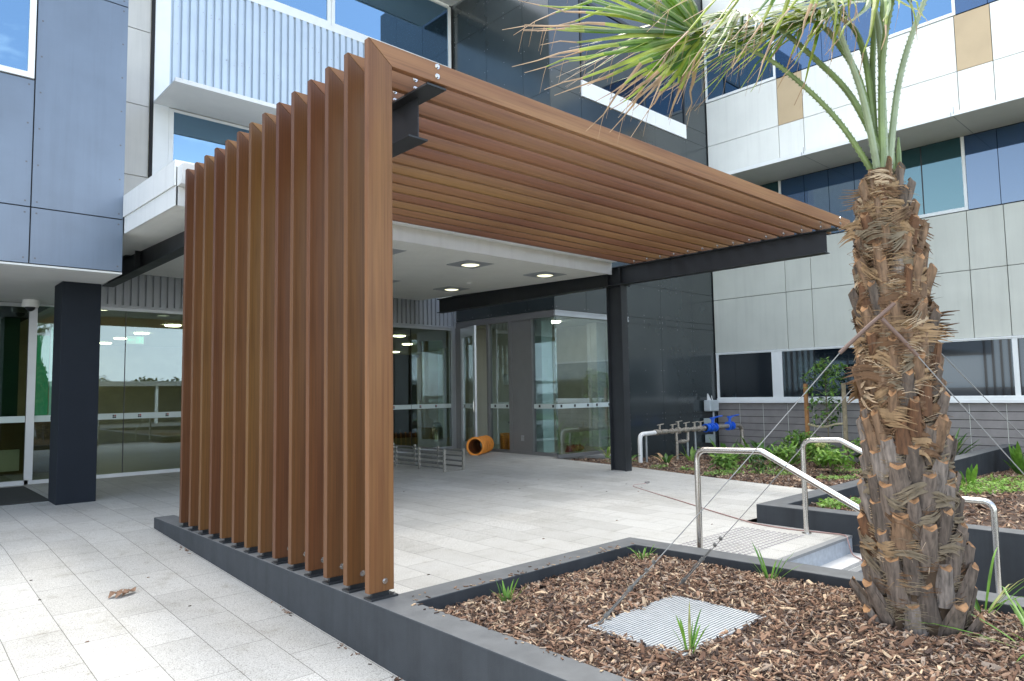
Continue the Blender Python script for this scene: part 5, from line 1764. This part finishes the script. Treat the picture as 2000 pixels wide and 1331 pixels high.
# staked sapling
SX, SY = 13.55, 2.98
sz = bedp(SX, SY)
sp = thing('sapling', 'young leafy tree tied between two timber stakes by the board wall', 'tree', (SX, SY, sz))
b = MB(); tpth = smooth_path([(SX, SY, sz - 0.05), (SX + 0.02, SY, 0.5), (SX - 0.01, SY, 1.1), (SX, SY, 1.75)], 5)
b.tube(tpth, [0.018 - 0.012 * i / (len(tpth) - 1) for i in range(len(tpth))], 7)
rs = random.Random(9)
cl = []
for i in range(26):
    z = 0.45 + 1.35 * (i / 25)
    a = i * GA
    l_ = rs.uniform(0.14, 0.42) * (1.0 if z > 0.9 else 0.75)
    e = Vector((SX + math.cos(a) * l_, SY + math.sin(a) * l_, z + 0.14))
    b.tube([(SX, SY, z), (SX + math.cos(a) * l_ * 0.5, SY + math.sin(a) * l_ * 0.5, z + 0.09), e], [0.006, 0.004, 0.002], 5)
    cl.append(e)
b.build('trunk', STEMM, sp)
b = MB()
for e in cl:
    top = e.z > 1.25
    leafy(b, e, (0.14, 0.14, 0.10), 26 if top else 17, 0.115, rs, 3)
leafy(b, (SX - 0.02, SY, 1.78), (0.36, 0.36, 0.16), 130, 0.12, rs, 3)
b.build('crown', [BUSHG, BUSHL, BUSHD], sp)
for sx, sy, mt2, lb in ((13.42, 3.38, WOOD, 'orange brown timber stake left of the sapling'), (13.62, 2.62, WOODP, 'weathered pale timber stake right of the sapling')):
    b = MB(); z0 = bedp(sx, sy) - 0.1
    b.prism([(sx - 0.035, sy - 0.035, z0), (sx + 0.035, sy - 0.035, z0), (sx + 0.035, sy + 0.035, z0), (sx - 0.035, sy + 0.035, z0)], (0, 0, 1.46 - z0))
    tag(b.build('wooden_stake', mt2), lb, 'stake', 'stakes of the sapling')
b = MB(); b.tube([(13.40, 3.36, 0.55), (13.50, 3.15, 0.49), (SX, SY, 0.50)], 0.028, 6); b.tube([(SX, SY, 0.50), (13.58, 2.8, 0.56), (13.60, 2.66, 0.57)], 0.022, 6)
tag(b.build('tree_tie', TIE), 'beige hessian tie joining the sapling to its stakes', 'tie')
# plants by the vestibule glass
strap_plant(9.35, 5.85, -0.02, 9, 0.42, 0.06, 66, 0.2, [BUSHL, STRAPY], 'small pale plant in the bed before the vestibule glass', 'plant', None, 40)

# dry leaf and litter on the pavement
b = MB()
zz = rampz(2.14)
for k, (dx_, dy_) in enumerate(((0, 0), (0.05, 0.02), (-0.04, 0.03))):
    b.ribbon([(-0.87 + dx_, 2.10 + dy_, zz + 0.006), (-0.84 + dx_, 2.12 + dy_, zz + 0.030), (-0.79 + dx_, 2.15 + dy_, zz + 0.012), (-0.76 + dx_, 2.18 + dy_, zz + 0.034)], [0.01, 0.05, 0.045, 0.01], Vector((-0.5, 0.8, 0.2)), 0, 0.5)
tag(b.build('dry_leaf', CHIPS[1]), 'curled brown dry leaf lying on the left pavement', 'leaf')
b = MB()
rl_ = random.Random(4)
for k in range(70):
    y = rl_.choice((3.2, 1.1, 0.2, -0.4, -0.6)) + rl_.gauss(0, 0.10)
    x = -0.02 - abs(rl_.gauss(0, 0.02))
    a = rl_.uniform(0, 6.28); l_ = rl_.uniform(0.004, 0.012)
    b.obox((x, y, rampz(y) + 0.004), (math.cos(a) * l_, math.sin(a) * l_, 0.002), (-math.sin(a) * 0.003, math.cos(a) * 0.003, 0), (0, 0, 0.002), k % 3)
for k in range(24):
    x, y = rl_.uniform(-3, -0.2), rl_.uniform(-2, 5)
    b.obox((x, y, rampz(y) + 0.003), (0.008, 0.003, 0), (-0.002, 0.004, 0), (0, 0, 0.002), k % 3)
for k in range(20):
    x, y = rl_.uniform(0.4, 6.5), rl_.uniform(0.1, 5)
    b.obox((x, y, terz(y) + 0.003), (0.012, 0.003, 0), (-0.002, 0.004, 0), (0, 0, 0.002), k % 3)
tag(b.build('leaf_litter', CHIPS[:3], loc=(0, 0, 0)), 'tiny scraps of bark litter scattered on the paving', 'litter', kind='stuff')

# ------------------------------------------------------------------ what the glass reflects: the other side of the forecourt
b = MB()
b.add([(-30, -19, -0.46), (40, -19, -0.46), (40, -9.6, -0.46), (-30, -9.6, -0.46)], [(0, 1, 2, 3)])
b.build('lawn', LAWN, loc=(0, 0, 0), kind='structure')
sh = thing('long_shed', 'long low open shed across the lawn opposite the entrance', 'shed', (8, -36, -0.5))
b = MB(); b.box(-40, 50, -40, -39.7, -0.5, 2.3); b.build('wall', SHEDM, sh)
b = MB(); b.box(-41, 51, -40.5, -34, 2.3, 2.65); b.build('roof', SHEDR, sh)
for x in range(-38, 50, 4):
    b = MB(); b.box(x - 0.1, x + 0.1, -34.4, -34.2, -0.5, 2.3); b.build('post', WTRIM, sh)
rt_ = random.Random(55)
for k in range(16):
    x, y = -45 + k * 6.4 + rt_.uniform(-2, 2), -46 - rt_.uniform(0, 10)
    h = rt_.uniform(2.9, 3.9)
    tr_ = thing('far_tree', 'dark leafy tree behind the shed opposite, only seen reflected', 'tree', (x, y, -0.5), 'trees behind the shed')
    b = MB()
    for q in range(7):
        a = rt_.uniform(0, 6.28)
        leafy(b, (x + math.cos(a) * 1.7, y + math.sin(a) * 1.7, h * rt_.uniform(0.5, 0.9)), (1.5, 1.5, h * 0.17), 110, 0.55, rt_, 1)
    b.build('crown', TREEM, tr_)
    b = MB(); b.tube([(x, y, -0.5), (x, y, h * 0.7)], [0.2, 0.1], 6); b.build('trunk', STEMM, tr_)
